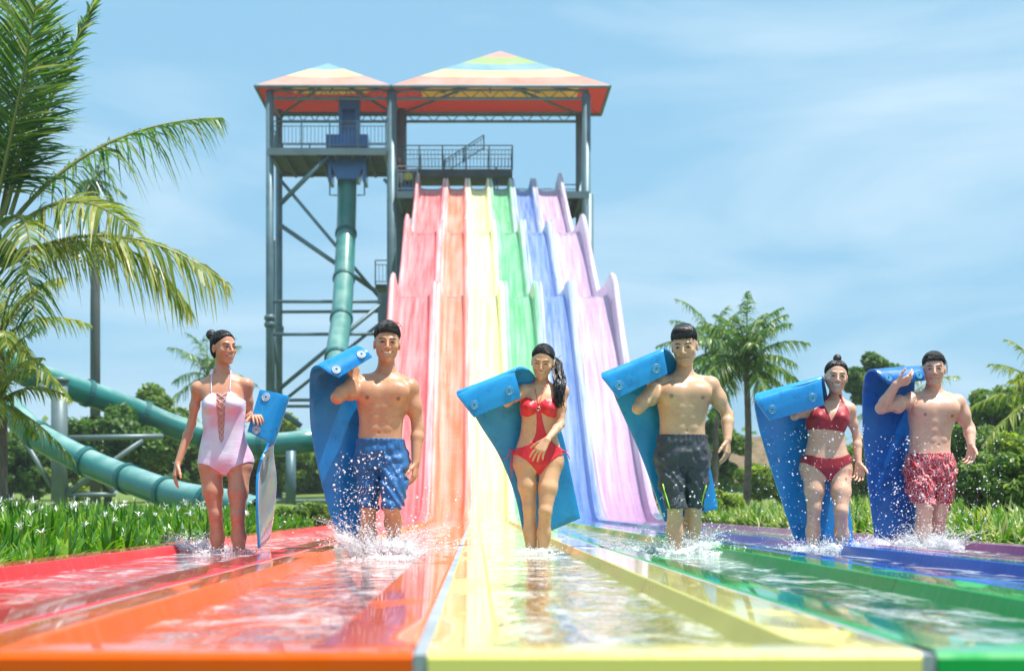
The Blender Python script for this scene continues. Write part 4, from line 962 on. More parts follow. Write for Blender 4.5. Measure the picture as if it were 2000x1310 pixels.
def strands(mb, hp, hs, HR, C, rad, pairs, r0, seed, lift=.004, seg=9, jit=.06, taper=False):
    """locks lying on the skull ellipsoid: pairs of unit directions (start, end)"""
    r = np.random.default_rng(seed)
    for a, b in pairs:
        a = nrm(np.array(a, float)); b = nrm(np.array(b, float)); om = math.acos(np.clip(a@b, -1, 1)); so = math.sin(om)+1e-6; l0 = r.uniform(-.002, .002)
        w1, w2 = r.normal(0, jit, 2); ph = r.uniform(0, 6.28); pts = []
        for t_ in np.linspace(0, 1, seg):
            d_ = (math.sin((1-t_)*om)*a+math.sin(t_*om)*b)/so; d_ = nrm(d_+np.array((w1, 0, w2))*math.sin(t_*3.14)); k = 1+(lift*(.5+.7*math.sin(t_*3.0+ph*.2))+l0)/.085
            pts.append(hp(*(np.array(C)+d_*np.array(rad)*k)))
        mb.tube(pts, (np.linspace(.3, 1., seg) if taper else np.linspace(1, .5, seg))*r0*hs*r.uniform(.6, 1.25), 4)
def man_hair(fr=.052, quiff=0., side=0., strands_=(), top=.0):
    def fn(e, hp, HR, hs, hairpiece, B, q):
        def f(G_):
            G_.ell(hp(0, .018, .044+top), np.array((.0745, .089, .075))*hs, HR, .0)
            G_.ell(hp(side*.01, -.022, .086+top), np.array((.056, .050, .022+quiff*.6))*hs, HR, .025)
            G_.ell(hp(0, -.115, -.012), np.array((.078, .075, .072+fr*.3))*hs, HR, .004, sub=True)
            G_.ell(hp(0, -.03, -.115), np.array((.20, .2, .105))*hs, HR, .004, sub=True)
            for sg in (-1, 1): G_.ell(hp(sg*.080, -.002, -.012), np.array((.016, .022, .034))*hs, HR, .004, sub=True)
        hairpiece(f, amp=.0)
        mb = MB(); r = np.random.default_rng(int(abs(quiff*1e4+side*7+fr*900))+3); C = (0, .012, .045+top); rad = (.0735, .0925, .077+quiff*.5); prs = []
        for i in range(210):
            a = r.uniform(-1, 1); st_ = (side*.35+r.normal(0, .25), r.uniform(-.1, .9), 1.0); prs.append((st_, (a*.75+side*.1, -1.0+abs(a)*.15, .05+r.uniform(-.05, .17)+(.13 if fr > .04 else .0))))
        for i in range(170):
            sg = 1 if i % 2 else -1; y_ = r.uniform(-.75, 1.1); prs.append(((sg*.25+r.normal(0, .15), y_*.4+.1, 1.0), (sg*1., y_, r.uniform(-.45, .0) if y_ > 0.35 else r.uniform(-.12, .22))))
        for i in range(60): a = r.uniform(-1, 1); prs.append(((a*.4, .7, .7), (a, 1.1, r.uniform(-.6, -.2))))
        strands(mb, hp, hs, HR, C, rad, prs, .0036, 5, lift=.0015+quiff*.12)
        mb.build('hair_strands', hairm, e, smooth=True)
        if strands_:
            for st in strands_: mb = MB(); mb.tube(cr([hp(*p_) for p_ in st], 4), np.linspace(.0030, .0010, 4*(len(st)-1)+1)*hs, 5); mb.build('hair_lock', hairm, e, smooth=True)
    return fn
def woman_hair(bun, bunr, tie=None, pony=None, wisps=()):
    def fn(e, hp, HR, hs, hairpiece, B, q):
        def f(G_):
            G_.ell(hp(0, .018, .040), np.array((.0745, .090, .078))*hs, HR, .0)
            G_.ell(hp(0, .045, -.01), np.array((.066, .062, .070))*hs, HR, .02)
            G_.ell(hp(0, -.112, .000), np.array((.074, .068, .082))*hs, HR, .003, sub=True)
            G_.ell(hp(0, -.06, -.110), np.array((.20, .115, .105))*hs, HR, .004, sub=True)
            for sg in (-1, 1): G_.ell(hp(sg*.078, .004, -.010), np.array((.014, .020, .030))*hs, HR, .004, sub=True)
        hairpiece(f, amp=.0)
        mb = MB(); r = np.random.default_rng(21); C = (0, .016, .036); rad = (.0735, .088, .0765); prs = []
        tgt = np.array(bun)-np.array(C) if bun else np.array((.05, .08, .01)); tgt = tgt/np.array(rad)
        for i in range(190):
            a = r.uniform(-1, 1); th = a*1.75; prs.append(((math.sin(th)*1.0, -math.cos(th)*.90, .46-.66*abs(a)**1.6+r.normal(0, .02)), tgt+r.normal(0, .10, 3)))
        for i in range(60): a = r.uniform(-1, 1); prs.append(((a, 1., -.75+.3*abs(a)), tgt+r.normal(0, .1, 3)))
        strands(mb, hp, hs, HR, C, rad, prs, .0028, 6, lift=.0030, jit=.03, taper=True)
        mb.build('hair_strands', hairm, e, smooth=True)
        mb = MB()
        if bun:
            c = hp(*bun); rr = np.random.default_rng(3)
            for i in range(16):
                ax_ = nrm(rr.normal(0, 1, 3)); u = nrm(np.cross(ax_, (0, .3, 1))); v = np.cross(ax_, u); th = np.linspace(0, 2*math.pi*.9, 14)
                mb.tube([c+(u*math.cos(a)+v*math.sin(a))*bunr*hs*.72 for a in th], bunr*.30*hs, 6)
            mb.build('hair_bun', hairm, e, smooth=True)
        for wsp in wisps: mb = MB(); mb.tube(cr([hp(*p_) for p_ in wsp], 4), np.linspace(.0022, .0008, 4*(len(wsp)-1)+1)*hs, 4); mb.build('hair_wisp', hairm, e, smooth=True)
        if tie: 
            mb = MB(); c = hp(*tie); th = np.linspace(0, 2*math.pi, 13); mb.tube([c+HR @ np.array((math.cos(a)*.016, math.sin(a)*.016, .0)) for a in th], .006, 6); mb.build('hair_tie', tiem, e, smooth=True)
        if pony:
            mb = MB(); rr = np.random.default_rng(9)
            for i in range(46):
                a = rr.uniform(0, 6.28); rad = rr.uniform(0, 1)**.5; ph = rr.uniform(0, 6.28); wv = rr.uniform(.003, .010); pts = []; n = len(pony); ln = rr.uniform(.8, 1.06)
                P_ = cr([q(*p_) for p_ in pony], 6); P_ = P_[:max(8, int(len(P_)*min(1, ln)))]
                for j, p_ in enumerate(P_):
                    t_ = j/len(P_); R_ = .006+.040*math.sin(min(1, t_*1.15)*math.pi*.8)**.8
                    pts.append(p_+np.array((math.cos(a)*R_*rad+wv*math.sin(t_*16+ph), math.sin(a)*R_*rad*.8+wv*math.cos(t_*13+ph), 0)))
                mb.tube(pts, np.linspace(.0052, .0022, len(pts)), 5)
            mb.build('ponytail', hairm, e, smooth=True)
    return fn
SK = {'w1': ((.62, .31, .19), (.40, .06, .05)), 'm2': ((.62, .33, .19), (.20, .06, .04)), 'w3': ((.78, .46, .26), (.55, .07, .07)), 'm4': ((.68, .43, .26), (.24, .08, .05)), 'w5': ((.76, .46, .31), (.55, .09, .09)), 'm6': ((.80, .47, .34), (.30, .10, .09))}
DN = (0, 0, -1)
# ---- woman in the pink one-piece
def suit_mat():
    t = NT('tie_dye_suit'); v = t.coord((1, 1, .7)); f = t.noise(v, 5.5, 2, .4, .4)
    col = t.ramp(f, [(.30, (.56, .54, .82)), (.42, (.80, .80, .92)), (.52, (.80, .66, .84)), (.62, (.84, .46, .58)), (.72, (.78, .72, .88))]); return t.done(col, .45, t.bump(t.noise(t.coord((1, 1, 6)), 14, 3), .15, .01))
def wear1(e, B, TL_, q, xx, zz, garment, strap, s):
    m = suit_mat(); cutn = [(427, 766), (432, 762), (447, 762), (449, 766), (445, 800), (443, 830), (441, 858), (437, 866), (433, 858), (431, 830), (429, 800)]
    garment([[(417, 768), (428, 771), (437, 772), (446, 770), (453, 764), (468, 776), (482, 784), (500, 800), (500, 903), (487, 903), (472, 908), (456, 916), (446, 927), (438, 929), (430, 921), (412, 910), (398, 906), (384, 906), (380, 800), (395, 789), (404, 779)]], .0045, 'swimsuit', m, cut=[cutn])
    strap([(417, 770), (416, 752), (415, 735), (418, 721, .0), (423, 714, .05)], .006, 'halter_strap', m, off=.003); strap([(453, 766), (452.5, 750), (452, 735), (450, 720, .0), (446, 712, .05)], .006, 'halter_strap', m, off=.003)
    ys = np.linspace(769, 862, 9)
    for i in range(8):
        w0 = 10-8*(ys[i]-766)/100; w1 = 10-8*(ys[i+1]-766)/100
        for sg in (-1, 1): strap([(438-sg*w0, ys[i]), (438+sg*w1, ys[i+1])], .0030, 'lace', m, off=.004)
P1 = dict(x=440, Y=F/305, male=False, label='dark haired woman in a pink and lavender lace front one-piece swimsuit, looking sideways', lo=(-.42, -.42, -.26), hi=(.30, .30, 1.20), crotch=925, hipx=440, sc=1,
    torso=[(732, 412, 458, .045, .02), (745, 396, 474, .062, .015), (758, 388, 480, .078, .01), (775, 393, 479, .09, .0), (788, 397, 479, .095, -.005), (812, 397, 477, .088, -.005), (838, 401, 475, .080, -.005), (858, 396, 478, .084, .0), (880, 391, 485, .095, .008), (897, 389, 490, .105, .012), (915, 390, 490, .10, .012), (925, 402, 478, .07, .01)],
    chest=(438, 785, 86, -.09), bust=[(418, 793, .050), (458, 791, .050)], navel=None, neck=(433, 728),
    legs=[((411, 915, 0), (421, 1003, -.02), (428, 1124, .06), (.073, .064, .046, .044, .029), (0, -1, 0)), ((467, 915, 0), (464, 1006, -.05), (468, 1122, 0), (.072, .063, .045, .044, .029), (.15, -1, 0))],
    arms=[dict(s=(386, 758, .01), e=(374, 828, .05), w=(347, 905, -.02), r=(.034, .030, .029, .020), d=(-.22, -.10, -1), n=(.9, .4, -.2), side=1, curl=.35, sc=.92), dict(s=(482, 752, .01), e=(488, 815, .07), w=(495, 812, -.12), r=(.034, .029, .028, .019), d=(.35, -.75, -.1), n=(0, .25, -1), side=-1, curl=.5)],
    trap=.028, neckr=.044, head=(437, 679, .0, .98, (33, 4, -3)), smile=.8, teeth=1, eye=.45, gaze=(.002, 0), skin=SK['w1'][0], dark=SK['w1'][1], jaw=.86,
    hair=woman_hair((-.022, .110, .088), .036, wisps=[[(.02, .09, .05), (.03, .13, .07), (.035, .15, .065)], [(0, .07, -.06), (.0, .09, -.10), (.01, .095, -.13)]]), wear=wear1)
# ---- man in blue shorts
blue_cloth = cloth_mat('blue_shorts_cloth', (.008, .12, .36), .42, .8, .15)
def wear2(e, B, TL_, q, xx, zz, garment, strap, s):
    shorts(e, B, TL_, q, xx, zz, dict(torso=[(857, 698, 788, .098, -.0), (870, 696, 790, .108, .0), (895, 695, 794, .12, .005), (915, 698, 794, .11, .005)],
        legs=[[(722, 905, .072, 0), (720, 950, .068, -.005), (718, 1000, .058, .0)], [(769, 905, .078, -.02), (769, 950, .076, -.06), (767, 992, .066, -.09)]], hollow=960, slant=.15), blue_cloth)
    strap([(699, 862), (720, 863), (742, 863), (765, 862), (787, 861)], .004, 'waistband_seam', cloth_mat('navy_seam', (.006, .07, .22)), off=.006)
P2 = dict(x=745, Y=F/330, male=True, label='smiling shirtless man in royal blue shorts', lo=(-.42, -.45, -.26), hi=(.34, .32, 1.18), crotch=925, hipx=744,
    torso=[(733, 722, 782, .06, .015), (745, 706, 798, .085, .01), (760, 698, 803, .105, .0), (780, 698, 797, .112, -.0), (800, 700, 791, .108, -.0), (825, 702, 787, .100, -.0), (850, 700, 785, .098, -.0), (880, 699, 787, .105, .0), (905, 702, 788, .10, .005), (925, 715, 775, .06, .01)],
    chest=(748, 772, 104, -.105), navel=(742, 846), neck=(754, 728), nip=[(720, 779), (780, 781)],
    legs=[((722, 905, 0), (719, 992, -.02), (718, 1134, .05), (.075, .061, .050, .050, .032), (0, -1, 0)), ((768, 905, -.02), (765, 990, -.13), (772, 1072, .10), (.075, .061, .051, .050, .032), (.1, -.6, -.7))],
    arms=[dict(s=(706, 750, -.0), e=(659, 776, -.17), w=(690, 743, -.08), r=(.046, .041, .040, .026), d=(.12, .15, .9), n=(-.45, .35, .4), side=1, curl=.7), dict(s=(801, 757, .0), e=(816, 834, .04), w=(812, 903, -.02), r=(.046, .040, .038, .025), d=(-.06, -.12, -1), n=(-.9, .3, 0), side=-1, curl=.5)],
    trap=.038, neckr=.053, head=(756, 671, -.01, 1.04, (2, 2, 2)), smile=1.1, teeth=1, eye=.2, skin=SK['m2'][0], dark=SK['m2'][1],
    hair=man_hair(.085, .014, .4, strands_=[[(.02, -.06, .10), (.045, -.075, .118), (.060, -.07, .105)], [(-.01, -.07, .10), (-.02, -.085, .115), (-.04, -.08, .10)], [(.03, -.05, .10), (.06, -.05, .115), (.078, -.045, .095)], [(0, -.06, .10), (.0, -.08, .125), (.03, -.085, .118)], [(.05, -.03, .09), (.075, -.03, .10), (.082, -.025, .08)]]), wear=wear2)
# ---- woman in the red monokini
redm = cloth_mat('coral_red_lycra', (.80, .02, .035), .38, .35)
def wear3(e, B, TL_, q, xx, zz, garment, strap, s):
    garment([[(1016, 781), (1026, 777), (1036, 779), (1046, 787), (1050, 791), (1056, 786), (1066, 780), (1078, 779), (1087, 784), (1092, 790), (1092, 812), (1082, 817), (1068, 815), (1057, 808), (1050, 805), (1042, 811), (1030, 816), (1017, 812), (1012, 800)],
        [(1046, 800), (1055, 800), (1059, 825), (1065, 846), (1075, 860), (1086, 871), (1100, 876), (1100, 888), (1090, 890), (1076, 901), (1064, 914), (1056, 926), (1050, 927), (1044, 917), (1028, 900), (1010, 889), (1000, 886), (1000, 877), (1018, 874), (1032, 869), (1041, 860), (1046, 845), (1047, 825)]], .0045, 'swimsuit', redm)
    strap([(1050, 793), (1046, 770), (1043, 748), (1042, 738), (1046, 728, .05)], .0035, 'halter_string', redm, off=.003); strap([(1050, 793), (1058, 772), (1067, 756), (1071, 744), (1068, 730, .05)], .0035, 'halter_string', redm, off=.003)
    mb = MB(); c = B.hit((xx(1050), -.35, zz(800)), (0, 1, 0), .5)+(0, -.012, 0); th = np.linspace(0, 2*math.pi, 15); mb.tube([c+np.array((math.cos(a)*.012, 0, math.sin(a)*.012)) for a in th], .0035, 6); mb.build('metal_ring', var_mat('brass_ring', (.5, .4, .25), .3, metal=.9), e, smooth=True)
    c = c+(0, .006, 0)
    for sg, px in ((-1, 1003), (1, 1099)):
        mb = MB()
        a = q(px, 881, -.01)
        for dx, dz, l in ((.02, -.12, .0), (.045, -.05, 0), (.035, .012, 0), (.012, -.17, 0)):
            if sg == 1 and dz < -.1: continue
            mb.tube(cr([a, a+np.array((sg*dx*.6, -.02, dz*.3)), a+np.array((sg*dx, -.01, dz))], 5), .0032, 5)
        mb.ell(a, (.008, .008, .010), nu=8, nv=6); mb.build('side_tie', redm, e, smooth=True)
    
P3 = dict(x=1052, Y=F/300, male=False, label='laughing long haired woman in a bright red cut-out monokini', lo=(-.32, -.44, -.26), hi=(.34, .32, 1.14), crotch=924, hipx=1052,
    torso=[(752, 1038, 1080, .045, .02), (763, 1025, 1092, .062, .012), (775, 1018, 1096, .078, .005), (788, 1017, 1093, .085, .0), (812, 1019, 1086, .086, -.005), (835, 1018, 1085, .078, -.004), (855, 1014, 1089, .078, -.002), (875, 1007, 1095, .092, .006), (892, 1005, 1098, .102, .01), (908, 1005, 1098, .10, .01), (922, 1016, 1088, .07, .01)],
    chest=(1055, 790, 78, -.085), bust=[(1033, 798, .046), (1071, 799, .046)], navel=(1042, 862), neck=(1058, 750),
    legs=[((1027, 908, 0), (1034, 990, -.03), (1040, 1121, 0), (.071, .061, .044, .043, .028), (0, -1, 0)), ((1075, 908, -.01), (1065, 998, -.10), (1058, 1117, -.02), (.071, .061, .044, .042, .028), (-.1, -1, 0))],
    arms=[dict(s=(1022, 763, .0), e=(990, 786, -.08), w=(1001, 772, -.07), r=(.034, .029, .028, .019), d=(-.8, .0, .1), n=(0, -1, .1), side=1, curl=.5), dict(s=(1099, 764, .0), e=(1095, 828, -.05), w=(1069, 858, -.20), r=(.034, .029, .028, .019), d=(-.50, -.12, -.72), n=(.35, .85, -.3), side=-1, curl=.25, sc=.95, splay=.12)],
    trap=.027, neckr=.042, head=(1060, 706, -.025, .98, (-5, 20, 5)), smile=1.3, teeth=1, eye=0, skin=SK['w3'][0], dark=SK['w3'][1], jaw=.88,
    hair=woman_hair(None, 0, pony=[(1070, 690, .07), (1085, 705, .06), (1091, 728, .01), (1094, 752, -.06), (1093, 776, -.085), (1096, 796, -.08)], wisps=[[(.06, .0, .03), (.10, -.01, .035), (.125, -.01, .06)]]), wear=wear3)
# ---- man in dark grey shorts
grey_cloth = cloth_mat('charcoal_shorts_cloth', (.030, .042, .055), .55, .6, .05); lime = NT('lime_piping').done((.45, .85, .05), .5)
def wear4(e, B, TL_, q, xx, zz, garment, strap, s):
    o = shorts(e, B, TL_, q, xx, zz, dict(torso=[(849, 1286, 1378, .10, .0), (862, 1283, 1380, .11, .0), (890, 1280, 1384, .122, .005), (912, 1284, 1384, .11, .005)],
        legs=[[(1309, 902, .086, 0), (1312, 945, .077, -.03), (1322, 992, .060, -.08)], [(1358, 902, .082, 0), (1357, 950, .066, .03), (1355, 998, .052, .06)]], hollow=960, slant=-.12, fold=.8), grey_cloth)
    V = np.empty(len(o.data.vertices)*3, np.float32); o.data.vertices.foreach_get('co', V); V = V.reshape(-1, 3)
    def surf(px, py):
        p_ = np.array((xx(px), -.35, zz(py))); m_ = (np.abs(V[:, 0]-p_[0]) < .008) & (np.abs(V[:, 2]-p_[2]) < .008); return np.array((p_[0], (V[m_, 1].min() if m_.any() else -.06)-.002, p_[2]))
    for pts in (((1290, 945), (1294, 962), (1299, 980), (1302, 993)), ((1376, 948), (1372, 962), (1369, 978), (1368, 986))):
        mb = MB(); mb.tube([surf(*p_) for p_ in pts], .004, 6); mb.build('piping', lime, e, smooth=True)
P4 = dict(x=1337, Y=F/315, male=True, label='shirtless man in charcoal grey shorts with lime green piping looking down', lo=(-.40, -.45, -.26), hi=(.38, .36, 1.24), crotch=920, hipx=1333,
    torso=[(737, 1305, 1368, .06, .015), (748, 1292, 1384, .085, .01), (762, 1285, 1390, .105, .0), (785, 1284, 1384, .112, .0), (810, 1288, 1379, .106, .0), (835, 1289, 1376, .098, .0), (860, 1287, 1378, .098, .0), (885, 1284, 1382, .11, .0), (905, 1290, 1378, .10, .005), (920, 1305, 1365, .06, .01)],
    chest=(1336, 773, 100, -.105), navel=(1337, 842), neck=(1336, 733), nip=[(1306, 776), (1367, 779)],
    legs=[((1313, 900, 0), (1319, 985, -.08), (1318, 1128, .0), (.075, .061, .050, .050, .032), (0, -1, 0)), ((1357, 900, 0), (1354, 988, .02), (1350, 1085, .16), (.086, .074, .055, .054, .035), (.1, -.6, -.7))],
    arms=[dict(s=(1291, 752, -.0), e=(1247, 797, -.15), w=(1277, 752, -.09), r=(.046, .041, .040, .026), d=(-.5, .0, .3), n=(0, -.2, .6), side=1, curl=.9), dict(s=(1388, 752, .0), e=(1421, 810, .02), w=(1421, 858, -.06), r=(.047, .040, .038, .025), d=(-.05, -.12, -1), n=(-.85, .5, 0), side=-1, curl=.35, splay=.13)],
    trap=.040, neckr=.054, head=(1337, 676, -.02, 1.07, (-7, 12, -3)), smile=.3, teeth=0, eye=.2, gaze=(-.001, -.001), skin=SK['m4'][0], dark=SK['m4'][1], jaw=1.08,
    hair=man_hair(.03, .006, -.3, top=.002), wear=wear4)
# ---- woman in the crimson bikini
crim = cloth_mat('crimson_lycra', (.36, .008, .022), .5, .3)
def wear5(e, B, TL_, q, xx, zz, garment, strap, s):
    garment([[(1570, 806), (1585, 797), (1596, 790), (1605, 786), (1609, 800), (1617, 823), (1628, 805), (1638, 786), (1642, 781), (1648, 788), (1655, 806), (1659, 822), (1650, 838), (1645, 845), (1630, 842), (1610, 840), (1590, 839), (1572, 840), (1568, 825)]], .0045, 'bikini_top', crim)
    strap([(1644, 786), (1642, 778), (1640, 772), (1636, 766, .03)], .009, 'halter_strap', crim, off=.002); strap([(1603, 790), (1611, 781), (1618, 774), (1622, 767, .03)], .009, 'halter_strap', crim, off=.002)
    garment([[(1562, 886), (1572, 888), (1594, 893), (1614, 896), (1635, 893), (1656, 886), (1668, 884), (1668, 901), (1657, 903), (1638, 913), (1624, 928), (1618, 940), (1613, 940), (1607, 931), (1590, 915), (1568, 903), (1560, 902)]], .0045, 'bikini_bottom', crim)
P5 = dict(x=1616, Y=F/298, male=False, label='grinning woman in a crimson halter bikini with a topknot', lo=(-.34, -.42, -.26), hi=(.38, .32, 1.14), crotch=938, hipx=1615,
    torso=[(783, 1608, 1655, .045, .02), (793, 1592, 1662, .062, .012), (806, 1578, 1660, .08, .0), (822, 1575, 1655, .085, -.005), (842, 1578, 1648, .080, -.005), (862, 1578, 1649, .078, -.002), (880, 1574, 1654, .085, .004), (900, 1568, 1663, .10, .01), (918, 1567, 1664, .105, .012), (936, 1580, 1652, .07, .01)],
    chest=(1616, 812, 82, -.085), bust=[(1594, 817, .048), (1637, 818, .048)], navel=(1611, 876), neck=(1633, 780),
    legs=[((1590, 925, 0), (1590, 992, -.04), (1587, 1118, .05), (.072, .063, .046, .044, .029), (0, -1, 0)), ((1641, 925, 0), (1643, 998, -.12), (1647, 1118, .02), (.072, .063, .046, .044, .029), (.05, -1, 0))],
    arms=[dict(s=(1583, 800, .0), e=(1552, 812, -.08), w=(1567, 788, -.08), r=(.034, .029, .028, .019), d=(-.5, .0, .1), n=(0, -1, .1), side=1, curl=.5), dict(s=(1659, 800, .0), e=(1674, 855, .03), w=(1677, 904, -.03), r=(.034, .029, .028, .019), d=(-.02, -.25, -1), n=(-.6, -.7, 0), side=-1, curl=.45)],
    trap=.027, neckr=.043, head=(1633, 736, -.01, .98, (8, 3, 4)), smile=1.3, teeth=1, eye=.12, skin=SK['w5'][0], dark=SK['w5'][1], jaw=.90,
    hair=woman_hair((0, .015, .125), .028, tie=(0, .012, .108)), wear=wear5)
# ---- man in floral shorts
def floral():
    t = NT('red_floral_cloth'); v = t.coord(); d = t.n('ShaderNodeTexNoise', {'Vector': v, 'Scale': 9., 'Detail': 2.}); v2 = t.n('ShaderNodeVectorMath', {0: v, 1: d.outputs['Color']}, operation='MULTIPLY_ADD'); v2.inputs[1].default_value = (1, 1, 1)
    vv = t.n('ShaderNodeVectorMath', {0: d.outputs['Color'], 1: (.16, .16, .16)}, operation='MULTIPLY'); va = t.n('ShaderNodeVectorMath', {0: v, 1: vv.outputs[0]}, operation='ADD')
    vo = t.n('ShaderNodeTexVoronoi', {'Vector': va.outputs[0], 'Scale': 24.}, feature='DISTANCE_TO_EDGE'); w = t.n('ShaderNodeTexWave', {'Vector': va.outputs[0], 'Scale': 16., 'Distortion': 9., 'Detail': 2.})
    a = t.math('LESS_THAN', vo.outputs[0], .034); b = t.math('GREATER_THAN', w.outputs['Fac'], .93); m = t.math('MAXIMUM', t.math('MULTIPLY', a, t.math('GREATER_THAN', t.noise(v, 14, 2), .44)), b)
    return t.done(t.mix(t.math('MULTIPLY', m, .85), (.48, .004, .02), (.74, .52, .52)), .6, t.bump(t.noise(v, 18, 4), .6, .02))
def wear6(e, B, TL_, q, xx, zz, garment, strap, s):
    shorts(e, B, TL_, q, xx, zz, dict(torso=[(885, 1772, 1855, .105, .0), (898, 1769, 1861, .118, .0), (918, 1768, 1866, .13, .005), (935, 1772, 1864, .12, .005)],
        legs=[[(1795, 925, .092, 0), (1798, 955, .088, -.04), (1806, 983, .068, -.08)], [(1840, 925, .090, 0), (1838, 965, .076, .02), (1834, 1004, .060, .05)]], hollow=965, slant=-.1, fold=1.2), floral())
P6 = dict(x=1822, Y=F/280, male=True, label='wet haired shirtless man in red and white floral shorts', lo=(-.46, -.45, -.26), hi=(.40, .36, 1.12), crotch=935, hipx=1818,
    torso=[(768, 1795, 1850, .06, .015), (778, 1782, 1866, .085, .01), (792, 1775, 1872, .105, .0), (812, 1775, 1866, .112, .0), (835, 1778, 1858, .106, .0), (855, 1778, 1855, .10, .0), (880, 1776, 1854, .104, .0), (900, 1775, 1858, .115, .0), (920, 1782, 1856, .10, .005), (935, 1795, 1842, .06, .01)],
    chest=(1822, 803, 90, -.105), navel=(1824, 870), neck=(1824, 766), nip=[(1797, 811), (1850, 814)],
    legs=[((1797, 915, 0), (1806, 990, -.10), (1801, 1110, -.0), (.088, .078, .058, .057, .036), (0, -1, 0)), ((1840, 915, 0), (1834, 1003, .0), (1828, 1075, .15), (.088, .076, .056, .054, .035), (.1, -.6, -.7))],
    arms=[dict(s=(1781, 782, -.0), e=(1721, 797, -.15), w=(1750, 751, -.25), r=(.050, .044, .041, .027), d=(.85, -.1, .35), n=(.3, .5, .6), side=1, curl=.5), dict(s=(1869, 786, .0), e=(1893, 836, .03), w=(1897, 869, -.06), r=(.050, .043, .040, .026), d=(-.15, -.25, -1), n=(-.8, -.5, 0), side=-1, curl=.4, splay=.12)],
    trap=.042, neckr=.056, head=(1824, 722, -.02, 1.03, (3, 2, -1)), smile=-.2, teeth=0, eye=.15, skin=SK['m6'][0], dark=SK['m6'][1], jaw=1.05,
    hair=man_hair(.085, .004, 0, strands_=[[(-.02, -.07, .09), (-.04, -.095, .06), (-.030, -.098, .035)], [(-.03, -.07, .09), (-.055, -.085, .05), (-.06, -.08, .02)], [(.04, -.05, .09), (.07, -.06, .05), (.076, -.05, .0), (.078, -.04, -.03)], [(.03, -.06, .09), (.065, -.06, .06), (.072, -.055, .03)], [(0, -.07, .095), (-.02, -.10, .07), (-.012, -.104, .045)], [(.05, -.02, .09), (.08, -.02, .05), (.086, -.01, -.01), (.083, 0, -.04)]]), wear=wear6)
for sp in (P1, P2, P3, P4, P5, P6): person(sp)
# ------------------------------------------------------------------ foam mats
def mat_foam(name, c, c2):
    t = NT(name); v = t.coord(); g = t.n('ShaderNodeNewGeometry'); f = t.noise(v, 5, 5, .65, .6); stn = t.noise(v, 7, 6, .75)
    col = t.mix(t.ramp(f, [(.3, 0), (.7, 1)]), c, c2); col = t.mix(t.ramp(stn, [(.52, 0), (.66, .5)]), col, [x*.35 for x in c])
    return t.done(col, t.ramp(f, [(.3, .22), (.7, .42)]), t.bump(t.noise(v, 120, 3), .12, .004), coat=.25, coatr=.2)
foam_b = mat_foam('blue_foam', (.004, .20, .58), (.006, .28, .74)); foam_d = mat_foam('deep_blue_foam', (.004, .13, .50), (.006, .18, .62))
foam_c = mat_foam('cyan_blue_foam', (.004, .25, .62), (.008, .34, .78)); plug_m = var_mat('mat_plug', (.10, .38, .62), .35, .2, 20); plug_w = var_mat('pale_mat_plug', (.50, .62, .72), .35, .2, 20)
rainbow_sheen = NT('rainbow_sheen_underside'); _v = rainbow_sheen.coord((1, 1, 1)); _f = rainbow_sheen.noise(_v, 3.0, 4, .6, 1.5)
rainbow_sheen = rainbow_sheen.done(rainbow_sheen.ramp(_f, [(.3, (.30, .45, .55)), (.5, (.45, .52, .60)), (.62, (.62, .38, .48)), (.75, (.35, .55, .55))]), .12, rainbow_sheen.bump(rainbow_sheen.noise(_v, 12, 3), .2, .01), coat=.6, metal=.3)  # rainbow reflections of the lanes painted into the underside colour
